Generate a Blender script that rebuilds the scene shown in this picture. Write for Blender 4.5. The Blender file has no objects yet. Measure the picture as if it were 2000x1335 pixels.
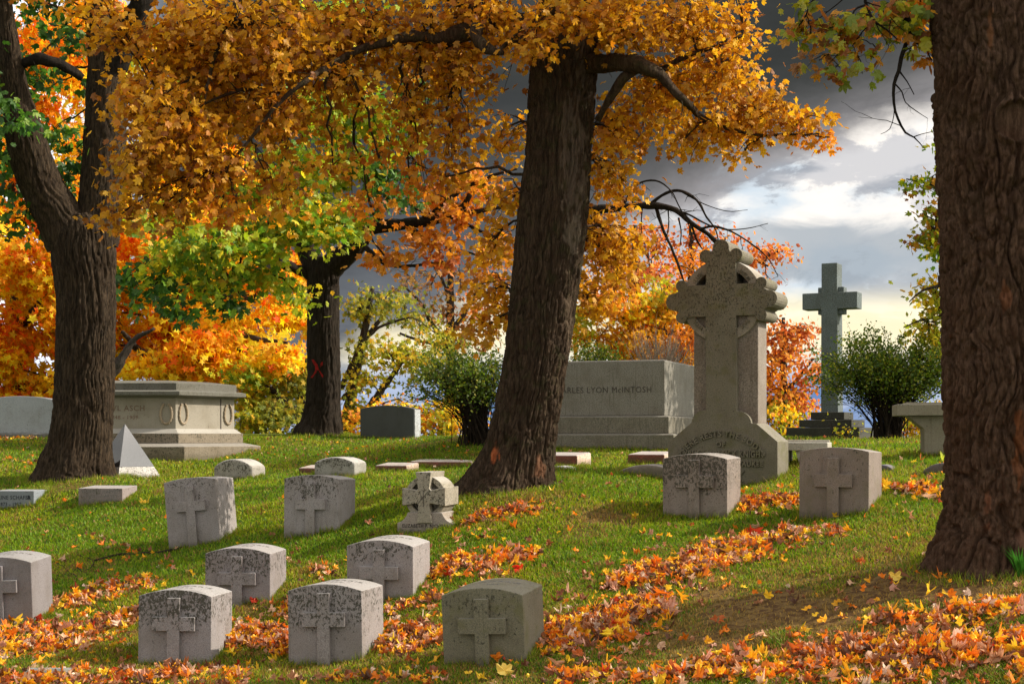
import bpy, math, random, numpy as np
from mathutils import Vector, Matrix
# ------------------------------------------------------------------ frame of the place
F = 3000.0      # focal length in photo pixels (2000 px wide)
HY = 850.0      # photo row of the eye level
def P(px, py, D): return np.array([(px-1000.0)/F*D, D, -(py-HY)/F*D])
scn = bpy.context.scene
COL = scn.collection
RNG = np.random.default_rng(7)

def tag(o, label=None, cat=None, group=None, kind=None):
    if label: o['label'] = label
    if cat: o['category'] = cat
    if group: o['group'] = group
    if kind: o['kind'] = kind
    return o
def empty(name, loc, rz=0.0):
    o = bpy.data.objects.new(name, None); COL.objects.link(o)
    o.empty_display_size = 0.2; o.location = [float(v) for v in loc]; o.rotation_euler = (0, 0, rz)
    return o
def link(name, me, mat=None, parent=None):
    o = bpy.data.objects.new(name, me); COL.objects.link(o)
    if mat is not None:
        me.materials.clear(); me.materials.append(mat)
    if parent is not None: o.parent = parent
    return o
def np_mesh(name, verts, loops, starts, cols=None, attr='col', smooth=False):
    me = bpy.data.meshes.new(name)
    verts = np.ascontiguousarray(verts, dtype=np.float32)
    me.vertices.add(len(verts)); me.vertices.foreach_set('co', verts.ravel())
    me.loops.add(len(loops)); me.loops.foreach_set('vertex_index', np.ascontiguousarray(loops, dtype=np.int32))
    me.polygons.add(len(starts)); me.polygons.foreach_set('loop_start', np.ascontiguousarray(starts, dtype=np.int32))
    me.polygons.foreach_set('use_smooth', np.full(len(starts), smooth))
    me.update(calc_edges=True)
    if cols is not None:
        a = me.color_attributes.new(attr, 'FLOAT_COLOR', 'POINT')
        c = np.ones((len(verts), 4), dtype=np.float32); c[:, :cols.shape[1]] = cols
        a.data.foreach_set('color', c.ravel())
    return me
def tri_mesh(name, verts, tris, **k):
    return np_mesh(name, verts, np.asarray(tris).ravel(), np.arange(len(tris))*3, **k)
def quad_mesh(name, verts, quads, **k):
    return np_mesh(name, verts, np.asarray(quads).ravel(), np.arange(len(quads))*4, **k)

# ------------------------------------------------------------------ noise
def _h(ix, iy, seed):
    n = (ix.astype(np.int64)*374761393 + iy.astype(np.int64)*668265263 + seed*974711) & 0xffffffff
    n = ((n ^ (n >> 13))*1274126177) & 0xffffffff
    n = (n ^ (n >> 16)) & 0xffff
    return n/65535.0
def vn(x, y, seed=0, per=None):
    ix = np.floor(x); iy = np.floor(y); fx = x-ix; fy = y-iy
    fx = fx*fx*(3-2*fx); fy = fy*fy*(3-2*fy)
    ix1 = ix+1
    if per: ix = np.mod(ix, per); ix1 = np.mod(ix1, per)
    a = _h(ix, iy, seed); b = _h(ix1, iy, seed); c = _h(ix, iy+1, seed); d = _h(ix1, iy+1, seed)
    return (a*(1-fx)+b*fx)*(1-fy)+(c*(1-fx)+d*fx)*fy
def fbm(x, y, seed=0, o=4):
    s = 0; a = .5
    for i in range(o): s = s+a*vn(x*2**i, y*2**i, seed+i*17); a *= .5
    return s
def worley(x, y, per, seed):
    """F1, F2-F1 and a per-cell random number, periodic in x"""
    ix = np.floor(x); iy = np.floor(y)
    f1 = np.full(x.shape, 9.0); f2 = np.full(x.shape, 9.0); rid = np.zeros(x.shape)
    for dx in (-1, 0, 1):
        for dy in (-1, 0, 1):
            cx = ix+dx; cy = iy+dy; hx = np.mod(cx, per)
            px = cx+.5+(_h(hx, cy, seed)-.5)*.9; py = cy+.5+(_h(hx, cy, seed+5)-.5)*.95
            d = np.hypot(x-px, (y-py)*.8)
            nr = d < f1
            f2 = np.where(nr, f1, np.minimum(f2, d)); rid = np.where(nr, _h(hx, cy, seed+9), rid); f1 = np.where(nr, d, f1)
    return f1, f2-f1, rid
def sstep(a, b, x):
    t = np.clip((x-a)/(b-a), 0, 1); return t*t*(3-2*t)

# ------------------------------------------------------------------ ground height
def DD(wf, ws, W, T): return F*W*math.cos(math.atan(ws/wf*W/T))/wf
CTRL_PX = [(946,1298,DD(159,45,.6,.62)),(635,1301,DD(143.5,47,.6,.6)),(340,1303,DD(139.5,45,.6,.6)),(464,1181,DD(125,35,.6,.6)),(742,1172,DD(129,37,.6,.6)),(380,1066,DD(99,37,.6,.62)),(607,1046,DD(105,36,.6,.62)),
 (1357,1010,DD(125,29,.66,.6)),(1628,1009,DD(133,28,.66,.6)),(835,1039,15.5),(1410,951,18),(1000,966,16.1),(455,938,DD(75,27,.6,.6)),(653,932,DD(79,25,.6,.55)),(150,935,21.9),
 (250,931,23),(24,996,DD(80,32,.6,.6)),(196,983,DD(83,30,.6,.6)),(-1,1224,DD(125,42,.6,.62)),(280,894,26.2),(1180,881,24),(765,858,30),(1000,853,33),(625,849,31),
 (1970,1120,10.95),(1740,857,27),(930,863,25),(1850,893,18),(1575,905,18.5),(773,921,23),(865,915,24),(610,926,22.5),(1100,911,20),(1265,905,20.5),
 (1262,922,18.2),(1732,921,16.5),(1840,920,15.9),(50,851,31),(101,886,25),(1610,856,30),(600,1335,11.1),(0,1335,11.2),(1300,1335,10.0),(2000,1335,9.0),
 (1400,856,33),(1900,858,31),(300,850,33)]
CT = np.array([P(*c) for c in CTRL_PX])
EX = np.array([(-12,12,-2.2),(12,12,-.7),(-13,20,-1.35),(12,22,-.1),(-14,34,-.25),(14,34,-.1),(0,4,-2.6),(-6,4,-2.8),(7,4,-2.2),(-12,4,-3),(12,4,-1.8),(0,40,-.2),(-12,40,-.4),(12,40,-.3),(4.5,16,-.45)])
CT = np.vstack([CT, EX])
def _tps(r2): return np.where(r2 > 1e-9, r2*np.log(r2+1e-12), 0)
_n = len(CT)
_d2 = ((CT[:,None,:2]-CT[None,:,:2])**2).sum(-1)
_A = np.zeros((_n+3,_n+3)); _A[:_n,:_n] = _tps(_d2)+np.eye(_n)*.15
_A[:_n,_n] = 1; _A[:_n,_n+1:] = CT[:,:2]; _A[_n,:_n] = 1; _A[_n+1:,:_n] = CT[:,:2].T
_W = np.linalg.solve(_A, np.concatenate([CT[:,2], np.zeros(3)]))
GX0, GY0, GS = -16.0, 3.0, 0.1
_gx = GX0+np.arange(321)*GS; _gy = GY0+np.arange(381)*GS
_X, _Y = np.meshgrid(_gx, _gy)
_Z = _W[_n]+_W[_n+1]*_X+_W[_n+2]*_Y
for i in range(_n): _Z += _W[i]*_tps((_X-CT[i,0])**2+(_Y-CT[i,1])**2)
_Z += (fbm(_X*.8, _Y*.8, 3)-.5)*.07+(fbm(_X*3.1, _Y*3.1, 5)-.5)*.03
def hgt(x, y):
    x = np.asarray(x, float); y = np.asarray(y, float)
    u = np.clip((x-GX0)/GS, 0, 319.999); v = np.clip((y-GY0)/GS, 0, 379.999)
    i = u.astype(int); j = v.astype(int); fu = u-i; fv = v-j
    z = (_Z[j,i]*(1-fu)+_Z[j,i+1]*fu)*(1-fv)+(_Z[j+1,i]*(1-fu)+_Z[j+1,i+1]*fu)*fv
    t = np.maximum(y-34.5, 0)
    z = z-np.minimum(.010*t*t, 14)
    return z
def ground_hit(px, py):
    px = np.asarray(px, float); py = np.asarray(py, float)
    res = np.full(px.shape, 40.0); done = np.zeros(px.shape, bool); Dp = 6.0
    for D in np.arange(6.1, 40, .1):
        x = (px-1000)/F*D; z = -(py-HY)/F*D
        hit = (~done) & (z <= hgt(x, np.full(x.shape, D)))
        res[hit] = D-.05; done |= hit
    x = (px-1000)/F*res
    return x, res, hgt(x, res), done
def G(px, D, sink=0.0):
    x = (px-1000)/F*D
    return np.array([x, D, float(hgt(x, D))-sink])

# ------------------------------------------------------------------ node helpers
class NT:
    def __init__(s, tree): s.t = tree
    def n(s, typ, ins=None, **props):
        nd = s.t.nodes.new(typ)
        for k, v in props.items(): setattr(nd, k, v)
        for k, v in (ins or {}).items():
            sock = nd.inputs[k]
            if isinstance(v, bpy.types.NodeSocket): s.t.links.new(v, sock)
            else: sock.default_value = v
        return nd
    def m(s, op, a, b=0.0, c=0.0, clamp=False):
        return s.n('ShaderNodeMath', {0:a, 1:b, 2:c}, operation=op, use_clamp=clamp).outputs[0]
    def mix(s, f, a, b, mode='MIX'):
        nd = s.t.nodes.new('ShaderNodeMix'); nd.data_type = 'RGBA'; nd.blend_type = mode
        for k, v in ((0,f),(6,a),(7,b)):
            if isinstance(v, bpy.types.NodeSocket): s.t.links.new(v, nd.inputs[k])
            else: nd.inputs[k].default_value = v if k == 0 else (tuple(v)+(1,))[:4]
        return nd.outputs[2]
    def ramp(s, v, a, b, lo=0.0, hi=1.0, mode='SMOOTHSTEP'):
        return s.n('ShaderNodeMapRange', {0:v,1:a,2:b,3:lo,4:hi}, interpolation_type=mode).outputs[0]
    def noise(s, vec, scale, detail=4, rough=.55, dist=0.0):
        return s.n('ShaderNodeTexNoise', {'Vector':vec,'Scale':scale,'Detail':detail,'Roughness':rough,'Distortion':dist}).outputs[0]
    def scale(s, vec, v):
        return s.n('ShaderNodeMapping', {0:vec, 3:v}).outputs[0]
def new_mat(name):
    m = bpy.data.materials.new(name); m.use_nodes = True; m.node_tree.nodes.clear()
    return m, NT(m.node_tree)
def finish(nt, col, rough, height=None, dist=.01, strength=1.0, spec=.3, metallic=0.0, coat=0.0):
    b = nt.n('ShaderNodeBsdfPrincipled', {'Base Color':col if isinstance(col, bpy.types.NodeSocket) else tuple(col)+(1,), 'Roughness':rough, 'Specular IOR Level':spec, 'Metallic':metallic, 'Coat Weight':coat})
    if height is not None:
        bp = nt.n('ShaderNodeBump', {'Height':height, 'Distance':dist, 'Strength':strength})
        nt.t.links.new(bp.outputs[0], b.inputs['Normal'])
    o = nt.n('ShaderNodeOutputMaterial', {'Surface':b.outputs[0]})
    return b

def stone_mat(name, base, dark=(.045,.042,.028), amount=.5, top=(0.3,.55), seed=0.0, green=.0, speck=.25, streak=.3, rough=.85, fine=160, lichen_scale=48):
    """weathered granite: mineral speckle, dark lichen mottling thickest near the top, rain streaks"""
    m, t = new_mat(name)
    oc = t.n('ShaderNodeTexCoord').outputs['Object']
    vec = t.n('ShaderNodeVectorMath', {0:oc, 1:(seed*3.7, seed*1.9, seed*5.3)}, operation='ADD').outputs[0]
    sp = t.noise(vec, fine, 2, .6)
    sp2 = t.noise(vec, fine*.45, 2, .6)
    spk = t.ramp(sp, .38, .62)
    c = t.mix(spk, [v*(1-speck) for v in base], [min(1, v*(1+speck)) for v in base])
    c = t.mix(t.m('MULTIPLY', t.ramp(sp2, .56, .66), .35), c, (.05,.045,.05))
    big = t.noise(vec, 3.0, 5, .6)
    c = t.mix(t.m('MULTIPLY', t.ramp(big, .42, .68), .45), c, (base[0]*.62, base[1]*.58, base[2]*.50))
    z = t.n('ShaderNodeSeparateXYZ', {0:oc}).outputs[2]
    zz = t.m('ADD', z, t.m('MULTIPLY', t.m('SUBTRACT', t.noise(vec, 6, 4), .5), .45))
    grad = t.ramp(zz, top[0], top[1])
    li = t.noise(t.scale(vec, (1,1,.7)), lichen_scale, 6, .72, .4)
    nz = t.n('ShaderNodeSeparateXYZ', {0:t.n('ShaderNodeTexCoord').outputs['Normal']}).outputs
    topf = t.ramp(nz[2], .55, .85)                     # upper faces painted paler for sun and sky light, lichen thinned
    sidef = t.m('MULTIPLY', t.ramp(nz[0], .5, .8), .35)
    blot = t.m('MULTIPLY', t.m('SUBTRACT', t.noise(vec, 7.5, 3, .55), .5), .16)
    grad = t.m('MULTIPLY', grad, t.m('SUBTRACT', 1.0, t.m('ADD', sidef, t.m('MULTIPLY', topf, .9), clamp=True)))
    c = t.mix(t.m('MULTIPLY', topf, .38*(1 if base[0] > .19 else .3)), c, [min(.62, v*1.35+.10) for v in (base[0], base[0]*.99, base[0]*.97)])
    thr = t.m('SUBTRACT', t.m('ADD', .625, blot), t.m('MULTIPLY', grad, .155*amount))
    lm = t.n('ShaderNodeMapRange', {0:li, 1:thr, 2:t.m('ADD', thr, .045), 3:0.0, 4:1.0}, interpolation_type='SMOOTHSTEP').outputs[0]
    c = t.mix(t.m('MULTIPLY', lm, .88), c, dark)
    st = t.noise(t.scale(vec, (30,30,1.3)), 1.0, 3, .6)
    c = t.mix(t.m('MULTIPLY', t.ramp(st, .55, .75), t.m('MULTIPLY', t.m('SUBTRACT', 1.0, topf), streak)), c, (base[0]*.4, base[1]*.37, base[2]*.28))
    if green > 0:
        gn = t.noise(vec, 5.5, 4, .6)
        c = t.mix(t.m('MULTIPLY', t.ramp(gn, .5, .68), green), c, (.11,.105,.035))
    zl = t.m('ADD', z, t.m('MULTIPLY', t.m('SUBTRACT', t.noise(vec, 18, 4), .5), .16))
    c = t.mix(t.m('MULTIPLY', t.ramp(zl, .09, .0), .55), c, (.075,.065,.035))  # splashed soil at the foot, with base shadow painted in
    hgt_ = t.m('ADD', t.m('MULTIPLY', sp, .5), t.m('ADD', t.m('MULTIPLY', sp2, .5), t.m('MULTIPLY', lm, .6)))
    finish(t, c, rough, hgt_, .004, .8)
    return m
def plain_mat(name, c, rough=.8, bump=None, spec=.3, scale=60):
    m, t = new_mat(name)
    oc = t.n('ShaderNodeTexCoord').outputs['Object']
    n = t.noise(oc, scale, 4, .6)
    cc = t.mix(t.ramp(n, .35, .65), [v*.75 for v in c], [min(1,v*1.25) for v in c])
    finish(t, cc, rough, n if bump else None, bump or .01, .7, spec)
    return m
def bark_mat(name, base, light, moss=.0, scale=1.0):
    m, t = new_mat(name)
    oc = t.n('ShaderNodeTexCoord').outputs['Object']
    a = t.n('ShaderNodeAttribute', attribute_name='tint', attribute_type='GEOMETRY')
    st = t.noise(t.scale(oc, (1,1,.16)), 30*scale, 8, .75, .5)
    fn = t.noise(t.scale(oc, (1,1,.4)), 150*scale, 4, .75)
    bg = t.noise(oc, 3.2, 4, .6)
    c = t.mix(t.ramp(st, .38, .66), base, light)
    c = t.mix(t.m('MULTIPLY', t.ramp(fn, .5, .7), .5), c, [v*.45 for v in base])
    c = t.mix(t.m('MULTIPLY', t.ramp(bg, .45, .65), .35), c, (base[0]*1.1, base[1]*.85, base[2]*.7))
    if moss:
        c = t.mix(t.m('MULTIPLY', t.ramp(t.noise(oc, 7, 5, .65), .5, .66), moss), c, (.055,.065,.02))
    c = t.mix(t.m('MULTIPLY', a.outputs['Alpha'], 1.0), c, a.outputs['Color'])
    h = t.m('ADD', t.m('MULTIPLY', st, 1.0), t.m('MULTIPLY', fn, .4))
    finish(t, c, .9, h, .045, 1.0, .12)
    return m
def leaf_mat(name, trans=.5, rough=.55, gloss=.06, mul=1.0):
    m, t = new_mat(name)
    a = t.n('ShaderNodeAttribute', attribute_name='col', attribute_type='GEOMETRY').outputs['Color']
    d = t.n('ShaderNodeBsdfDiffuse', {'Color':a})
    tc = t.mix(1.0, a, (1.0,.86,.6), 'MULTIPLY')
    tr = t.n('ShaderNodeBsdfTranslucent', {'Color':a})
    mx = t.n('ShaderNodeMixShader', {0:trans, 1:d.outputs[0], 2:tr.outputs[0]})
    g = t.n('ShaderNodeBsdfGlossy', {'Color':(.8,.8,.8,1), 'Roughness':rough})
    mx2 = t.n('ShaderNodeMixShader', {0:gloss, 1:mx.outputs[0], 2:g.outputs[0]})
    t.n('ShaderNodeOutputMaterial', {'Surface':mx2.outputs[0]})
    return m
M_LEAF = leaf_mat('leaf', .5, gloss=.03)
M_LEAF_BG = leaf_mat('leaf_thin', .5, gloss=.015)
M_LITTER = leaf_mat('fallen_leaf', .25, .5, .03)
M_GRASS = leaf_mat('grass_blade', .4, .5, .02)

# ------------------------------------------------------------------ leaves
def leaf_template(kind, rng, curl):
    if kind == 'maple':
        c = (0, .40)
        half = [(90,.60),(75,.43),(63,.31),(52,.49),(38,.58),(24,.45),(8,.32),(-14,.45),(-42,.35)]
        pts = []
        for a, r in half: pts.append((a, r))
        pts.append((-90, .34))
        for a, r in reversed(half[1:]): pts.append((180-a, r))
        rim = [(c[0]+math.cos(math.radians(a))*r*rng.uniform(.88,1.1), c[1]+math.sin(math.radians(a))*r*rng.uniform(.9,1.08)) for a, r in pts]
        vs = [(c[0], c[1])]+rim
    elif kind == 'star':
        vs = [(0,.4)]
        for i in range(10):
            a = math.radians(90+36*i); r = (.58 if i % 2 == 0 else .27)*rng.uniform(.85,1.15)
            vs.append((math.cos(a)*r, .4+math.sin(a)*r))
    else:
        vs = [(0,.4)]
        for i in range(5):
            a = math.radians(90+72*i+rng.uniform(-12,12)); r = .5*rng.uniform(.7,1.2)
            vs.append((math.cos(a)*r*.85, .4+math.sin(a)*r))
    vs = np.array(vs)
    n = len(vs)-1
    x = vs[:,0]; y = vs[:,1]-.4
    k1 = rng.uniform(-1,1)*curl; k2 = rng.uniform(-1.3,.2)*curl; ph = rng.uniform(0, 6.28)
    z = (abs(k1)*.55*np.abs(x) if curl > 1 else 0)+k1*x*x*1.3+k2*y*y*.9+curl*.18*np.sin(5*np.arctan2(y, x)+ph)*np.hypot(x, y)+curl*.35*x*y*rng.uniform(-1,1)
    v = np.stack([x, vs[:,1]-.0, z], 1)
    tris = [(0, 1+i, 1+(i+1) % n) for i in range(n)]
    return v, np.array(tris)
def templates(kind, k, curl, seed):
    r = np.random.default_rng(seed)
    T = [leaf_template(kind, r, curl) for _ in range(k)]
    return np.stack([a[0] for a in T]), T[0][1]
TPL = {'maple':templates('maple',10,.45,1), 'star':templates('star',8,.4,2), 'far':templates('far',8,.3,3), 'litter':templates('maple',24,2.1,4)}
def leaves_geo(pos, tip, nrm, size, cols, kind, rng):
    V, T = TPL[kind]
    N = len(pos)
    idx = rng.integers(0, len(V), N)
    tip = tip/np.linalg.norm(tip, axis=1, keepdims=True)
    side = np.cross(tip, nrm); side /= (np.linalg.norm(side, axis=1, keepdims=True)+1e-9)
    n2 = np.cross(side, tip)
    B = np.stack([side, tip, n2], 1)              # rows
    v = np.einsum('nki,nij->nkj', V[idx]*size[:,None,None], B)+pos[:,None,:]
    nv = V.shape[1]
    tris = (T[None]+(np.arange(N)*nv)[:,None,None]).reshape(-1,3)
    return v.reshape(-1,3), tris, np.repeat(cols, nv, axis=0)
PAL = {
 'deep':  [((.60,.275,.008),5),((.68,.34,.012),5),((.52,.19,.007),3),((.78,.43,.016),3),((.30,.10,.007),2)],
 'gold':  [((.68,.34,.010),5),((.60,.25,.008),4),((.80,.46,.016),3),((.42,.15,.008),2)],
 'amber': [((.70,.25,.012),5),((.60,.17,.01),3),((.80,.34,.02),4)],
 'blaze': [((.98,.62,.008),6),((.98,.50,.006),5),((.98,.78,.03),6),((.98,.34,.005),2),((.95,.16,.005),1)],
 'fire':  [((.98,.38,.006),6),((.98,.50,.008),4),((.98,.18,.005),3),((.98,.68,.02),2)],
 'green': [((.045,.12,.012),5),((.08,.19,.015),5),((.03,.09,.012),3),((.16,.26,.015),1)],
 'lime':  [((.32,.42,.015),5),((.46,.50,.02),4),((.14,.28,.015),3),((.66,.52,.02),2),((.75,.42,.02),1)],
 'olive': [((.30,.32,.03),5),((.42,.38,.03),4),((.16,.20,.02),4),((.55,.38,.03),2)],
 'rust':  [((.62,.16,.03),5),((.75,.24,.03),4),((.45,.09,.02),3),((.80,.34,.04),2)],
 'brown': [((.22,.10,.04),4),((.35,.16,.04),4),((.45,.24,.05),3),((.30,.30,.04),1)],
 'shrub': [((.08,.14,.008),5),((.14,.21,.008),5),((.26,.28,.015),3),((.06,.12,.010),3),((.40,.36,.03),1)],
 'yellow':[((.60,.46,.02),4),((.45,.46,.02),4),((.30,.34,.02),3),((.75,.42,.02),2)],
 'mixed': [((.40,.38,.02),4),((.20,.26,.015),3),((.55,.25,.02),3),((.30,.10,.02),2)],
 'litter':[((.92,.44,.015),10),((.92,.58,.03),7),((.80,.22,.012),12),((.52,.12,.02),4),((.58,.28,.14),5),((.72,.45,.28),3),((.26,.09,.04),4),((.42,.17,.08),4),((.14,.06,.03),3),((.30,.10,.03),4),((.50,.04,.01),1),((.75,.55,.42),2),((.16,.06,.03),3),((.60,.30,.20),3)],
}
def pal(name, n, rng, tone=None):
    P_ = PAL[name]; c = np.array([p[0] for p in P_]); w = np.array([p[1] for p in P_], float); w /= w.sum()
    out = c[rng.choice(len(c), n, p=w)]
    out = out*rng.uniform(.78, 1.2, (n,1))
    if tone is not None: out = out*tone
    return np.clip(out, 0.003, .98)
def rand_unit(n, rng):
    v = rng.normal(size=(n,3)); return v/np.linalg.norm(v, axis=1, keepdims=True)

# ------------------------------------------------------------------ tubes
def catmull(pts, vals, step):
    pts = np.asarray(pts, float); vals = np.asarray(vals, float)
    n = len(pts)
    pe = np.vstack([2*pts[0]-pts[1], pts, 2*pts[-1]-pts[-2]])
    out = []; ov = []
    for i in range(n-1):
        p0,p1,p2,p3 = pe[i],pe[i+1],pe[i+2],pe[i+3]
        m = max(2, int(math.ceil(np.linalg.norm(p2-p1)/step)))
        for t in np.linspace(0, 1, m, endpoint=False):
            out.append(.5*((2*p1)+(p2-p0)*t+(2*p0-5*p1+4*p2-p3)*t*t+(3*p1-p0-3*p2+p3)*t**3))
            s = t*t*(3-2*t)*.5+t*.5; ov.append(vals[i]*(1-s)+vals[i+1]*s)
    out.append(pts[-1]); ov.append(vals[-1])
    return np.array(out), np.array(ov)
def frames(path):
    T = np.gradient(path, axis=0); T /= np.linalg.norm(T, axis=1, keepdims=True)
    ref = np.array([1.0,0,0]) if abs(T[0][0]) < .9 else np.array([0,0,1.0])
    A = []; a = ref-T[0]*np.dot(ref, T[0]); a /= np.linalg.norm(a)
    for t in T:
        a = a-t*np.dot(a, t); a /= np.linalg.norm(a); A.append(a)
    A = np.array(A); return T, A, np.cross(T, A)
def tube_geo(path, rad, nseg, disp=None, cap=True):
    T, A, B = frames(path); M = len(path)
    th = np.arange(nseg)/nseg*2*math.pi
    r = rad[:,None]*np.ones((1,nseg))
    if disp is not None: r = r+disp
    v = path[:,None,:]+r[...,None]*(np.cos(th)[None,:,None]*A[:,None,:]+np.sin(th)[None,:,None]*B[:,None,:])
    i = np.arange(M-1)[:,None]; j = np.arange(nseg)[None,:]; j2 = (j+1) % nseg
    q = np.stack([i*nseg+j, i*nseg+j2, (i+1)*nseg+j2, (i+1)*nseg+j], -1).reshape(-1,4)
    v = v.reshape(-1,3)
    loops = q.ravel(); starts = np.arange(len(q))*4
    if cap:
        c = np.arange(nseg)+(M-1)*nseg
        loops = np.concatenate([loops, c]); starts = np.append(starts, len(q)*4)
    return v, loops, starts
def multi_tubes(paths, rads, nseg=4):
    """paths (K,m,3), rads (K,m): one vertex/quad soup for many twigs"""
    K, m, _ = paths.shape
    T = np.gradient(paths, axis=1); T /= np.linalg.norm(T, axis=2, keepdims=True)+1e-9
    ref = np.zeros_like(T); ref[...,1] = 1.0; ref[...,0] = .3
    A = np.cross(T, ref); A /= np.linalg.norm(A, axis=2, keepdims=True)+1e-9
    B = np.cross(T, A)
    th = np.arange(nseg)/nseg*2*math.pi
    v = paths[:,:,None,:]+rads[:,:,None,None]*(np.cos(th)[None,None,:,None]*A[:,:,None,:]+np.sin(th)[None,None,:,None]*B[:,:,None,:])
    k = np.arange(K)[:,None,None]*m*nseg; i = np.arange(m-1)[None,:,None]; j = np.arange(nseg)[None,None,:]; j2 = (j+1) % nseg
    q = np.stack([k+i*nseg+j, k+i*nseg+j2, k+(i+1)*nseg+j2, k+(i+1)*nseg+j], -1).reshape(-1,4)
    return v.reshape(-1,3), q
def merge_quads(L):
    V = []; Q = []; o = 0
    for v, q in L: V.append(v); Q.append(q+o); o += len(v)
    return np.vstack(V), np.vstack(Q)

def trunk(name, mat, parent, pts, step=.03, nseg=64, amp=.02, cell=.055, ls=.22, flare=None, seed=1, paint=None, knot=None, keep_world=True):
    """pts: (px, py, radius_px, D). Furrowed bark is real relief in the mesh."""
    W = np.array([P(a,b,d) for a,b,r,d in pts]); R = np.array([r/F*d for a,b,r,d in pts])
    path, rad = catmull(W, R, step)
    M = len(path); s = np.concatenate([[0], np.cumsum(np.linalg.norm(np.diff(path, axis=0), axis=1))])
    K = max(6, int(round(2*math.pi*np.median(rad)/cell)))
    th = np.arange(nseg)/nseg*2*math.pi
    U = th[None,:]/(2*math.pi)*np.ones((M,1)); S = s[:,None]*np.ones((1,nseg))
    wx = (vn(U*6, S*2.2, seed+1, 6)-.5)*1.6+(vn(U*14, S*7, seed+2, 14)-.5)*.7
    wy = (vn(U*9, S*4, seed+3, 9)-.5)*.8
    r0 = sstep(.0, .26, np.abs(vn(U*K+wx*1.4, S/(ls*2.2)+wy, seed+14, K)-.5)*2)
    f1, fe, rid = worley(U*K+wx*.75, S/ls+wy*.6, K, seed+4)
    r1 = sstep(.0, .30, fe)*(.55+.65*rid)
    K2 = int(K*2.3)
    f1, fe, rid2 = worley(U*K2+wx*1.2, S/(ls*.55)+wy, K2, seed+5)
    r2 = sstep(.0, .35, fe)*(.5+.7*rid2)
    n3 = vn(U*K*4, S/.045, seed+6, K*4)*.6+vn(U*K*8, S/.02, seed+8, K*8)*.4
    lob = vn(U*5, S*.25, seed+7, 5)-.5
    taper = (rad/np.median(rad)).clip(.4, 1.5)[:,None]
    disp = amp*taper*((r0-.7)*.85+(r1-.6)*.50+(r2-.6)*.34+(n3-.5)*.30)+lob*.10*rad[:,None]
    if flare:
        h = np.maximum(s-flare[4], 0)[:,None]
        lobes = .5+.5*np.sin(th[None,:]*flare[2]+flare[3])+(vn(U*9, S*0+.3, seed+9, 9)-.5)*1.0
        disp = disp+rad[:,None]*flare[0]*np.exp(-(h/flare[1])**1.15)*(.35+.65*lobes)
    tint = None
    v, loops, starts = tube_geo(path, rad, nseg, disp)
    tint = np.zeros((len(v), 4)); 
    if knot:
        kx, kz = P(knot[0], knot[1], pts[0][3])[[0,2]]; kr = knot[2]/F*pts[0][3]
        d = np.hypot(v[:,0]-kx, (v[:,2]-kz))/kr; front = v[:,1] < np.repeat(path[:,1], nseg)
        mk = np.exp(-((d-1.05)/.16)**2)*.035*front; ins = (d < .95) & front
        base = np.repeat(path, nseg, axis=0); rr = v-base; ln = np.linalg.norm(rr, axis=1, keepdims=True)
        tgt = np.repeat(rad, nseg)[:,None]*.985+(np.sin(d*22)*.0018)[:,None]
        v = np.where(ins[:,None], base+rr/ln*tgt, v+rr/ln*mk[:,None])
    if paint:
        for (ax, ay, rx, ry, col, a) in paint:
            c = P(ax, ay, pts[0][3]); ex = rx/F*pts[0][3]; ez = ry/F*pts[0][3]
            nn = fbm(v[:,0]*30, v[:,2]*9, 77)-.47
            d = np.hypot((v[:,0]-c[0])/ex, (v[:,2]-c[2])/ez)+nn*3.2
            k = (1-sstep(.45, 1.15, d))*a*.8*(v[:,1] < np.repeat(path[:,1], nseg))
            tint[:,:3] = np.where(k[:,None] > tint[:,3:4], np.array(col), tint[:,:3]); tint[:,3] = np.maximum(tint[:,3], k)
    if parent is not None: v = v-np.array(parent.location)
    me = np_mesh(name, v, loops, starts, cols=tint, attr='tint', smooth=True)
    return link(name, me, mat, parent), path, rad

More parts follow.
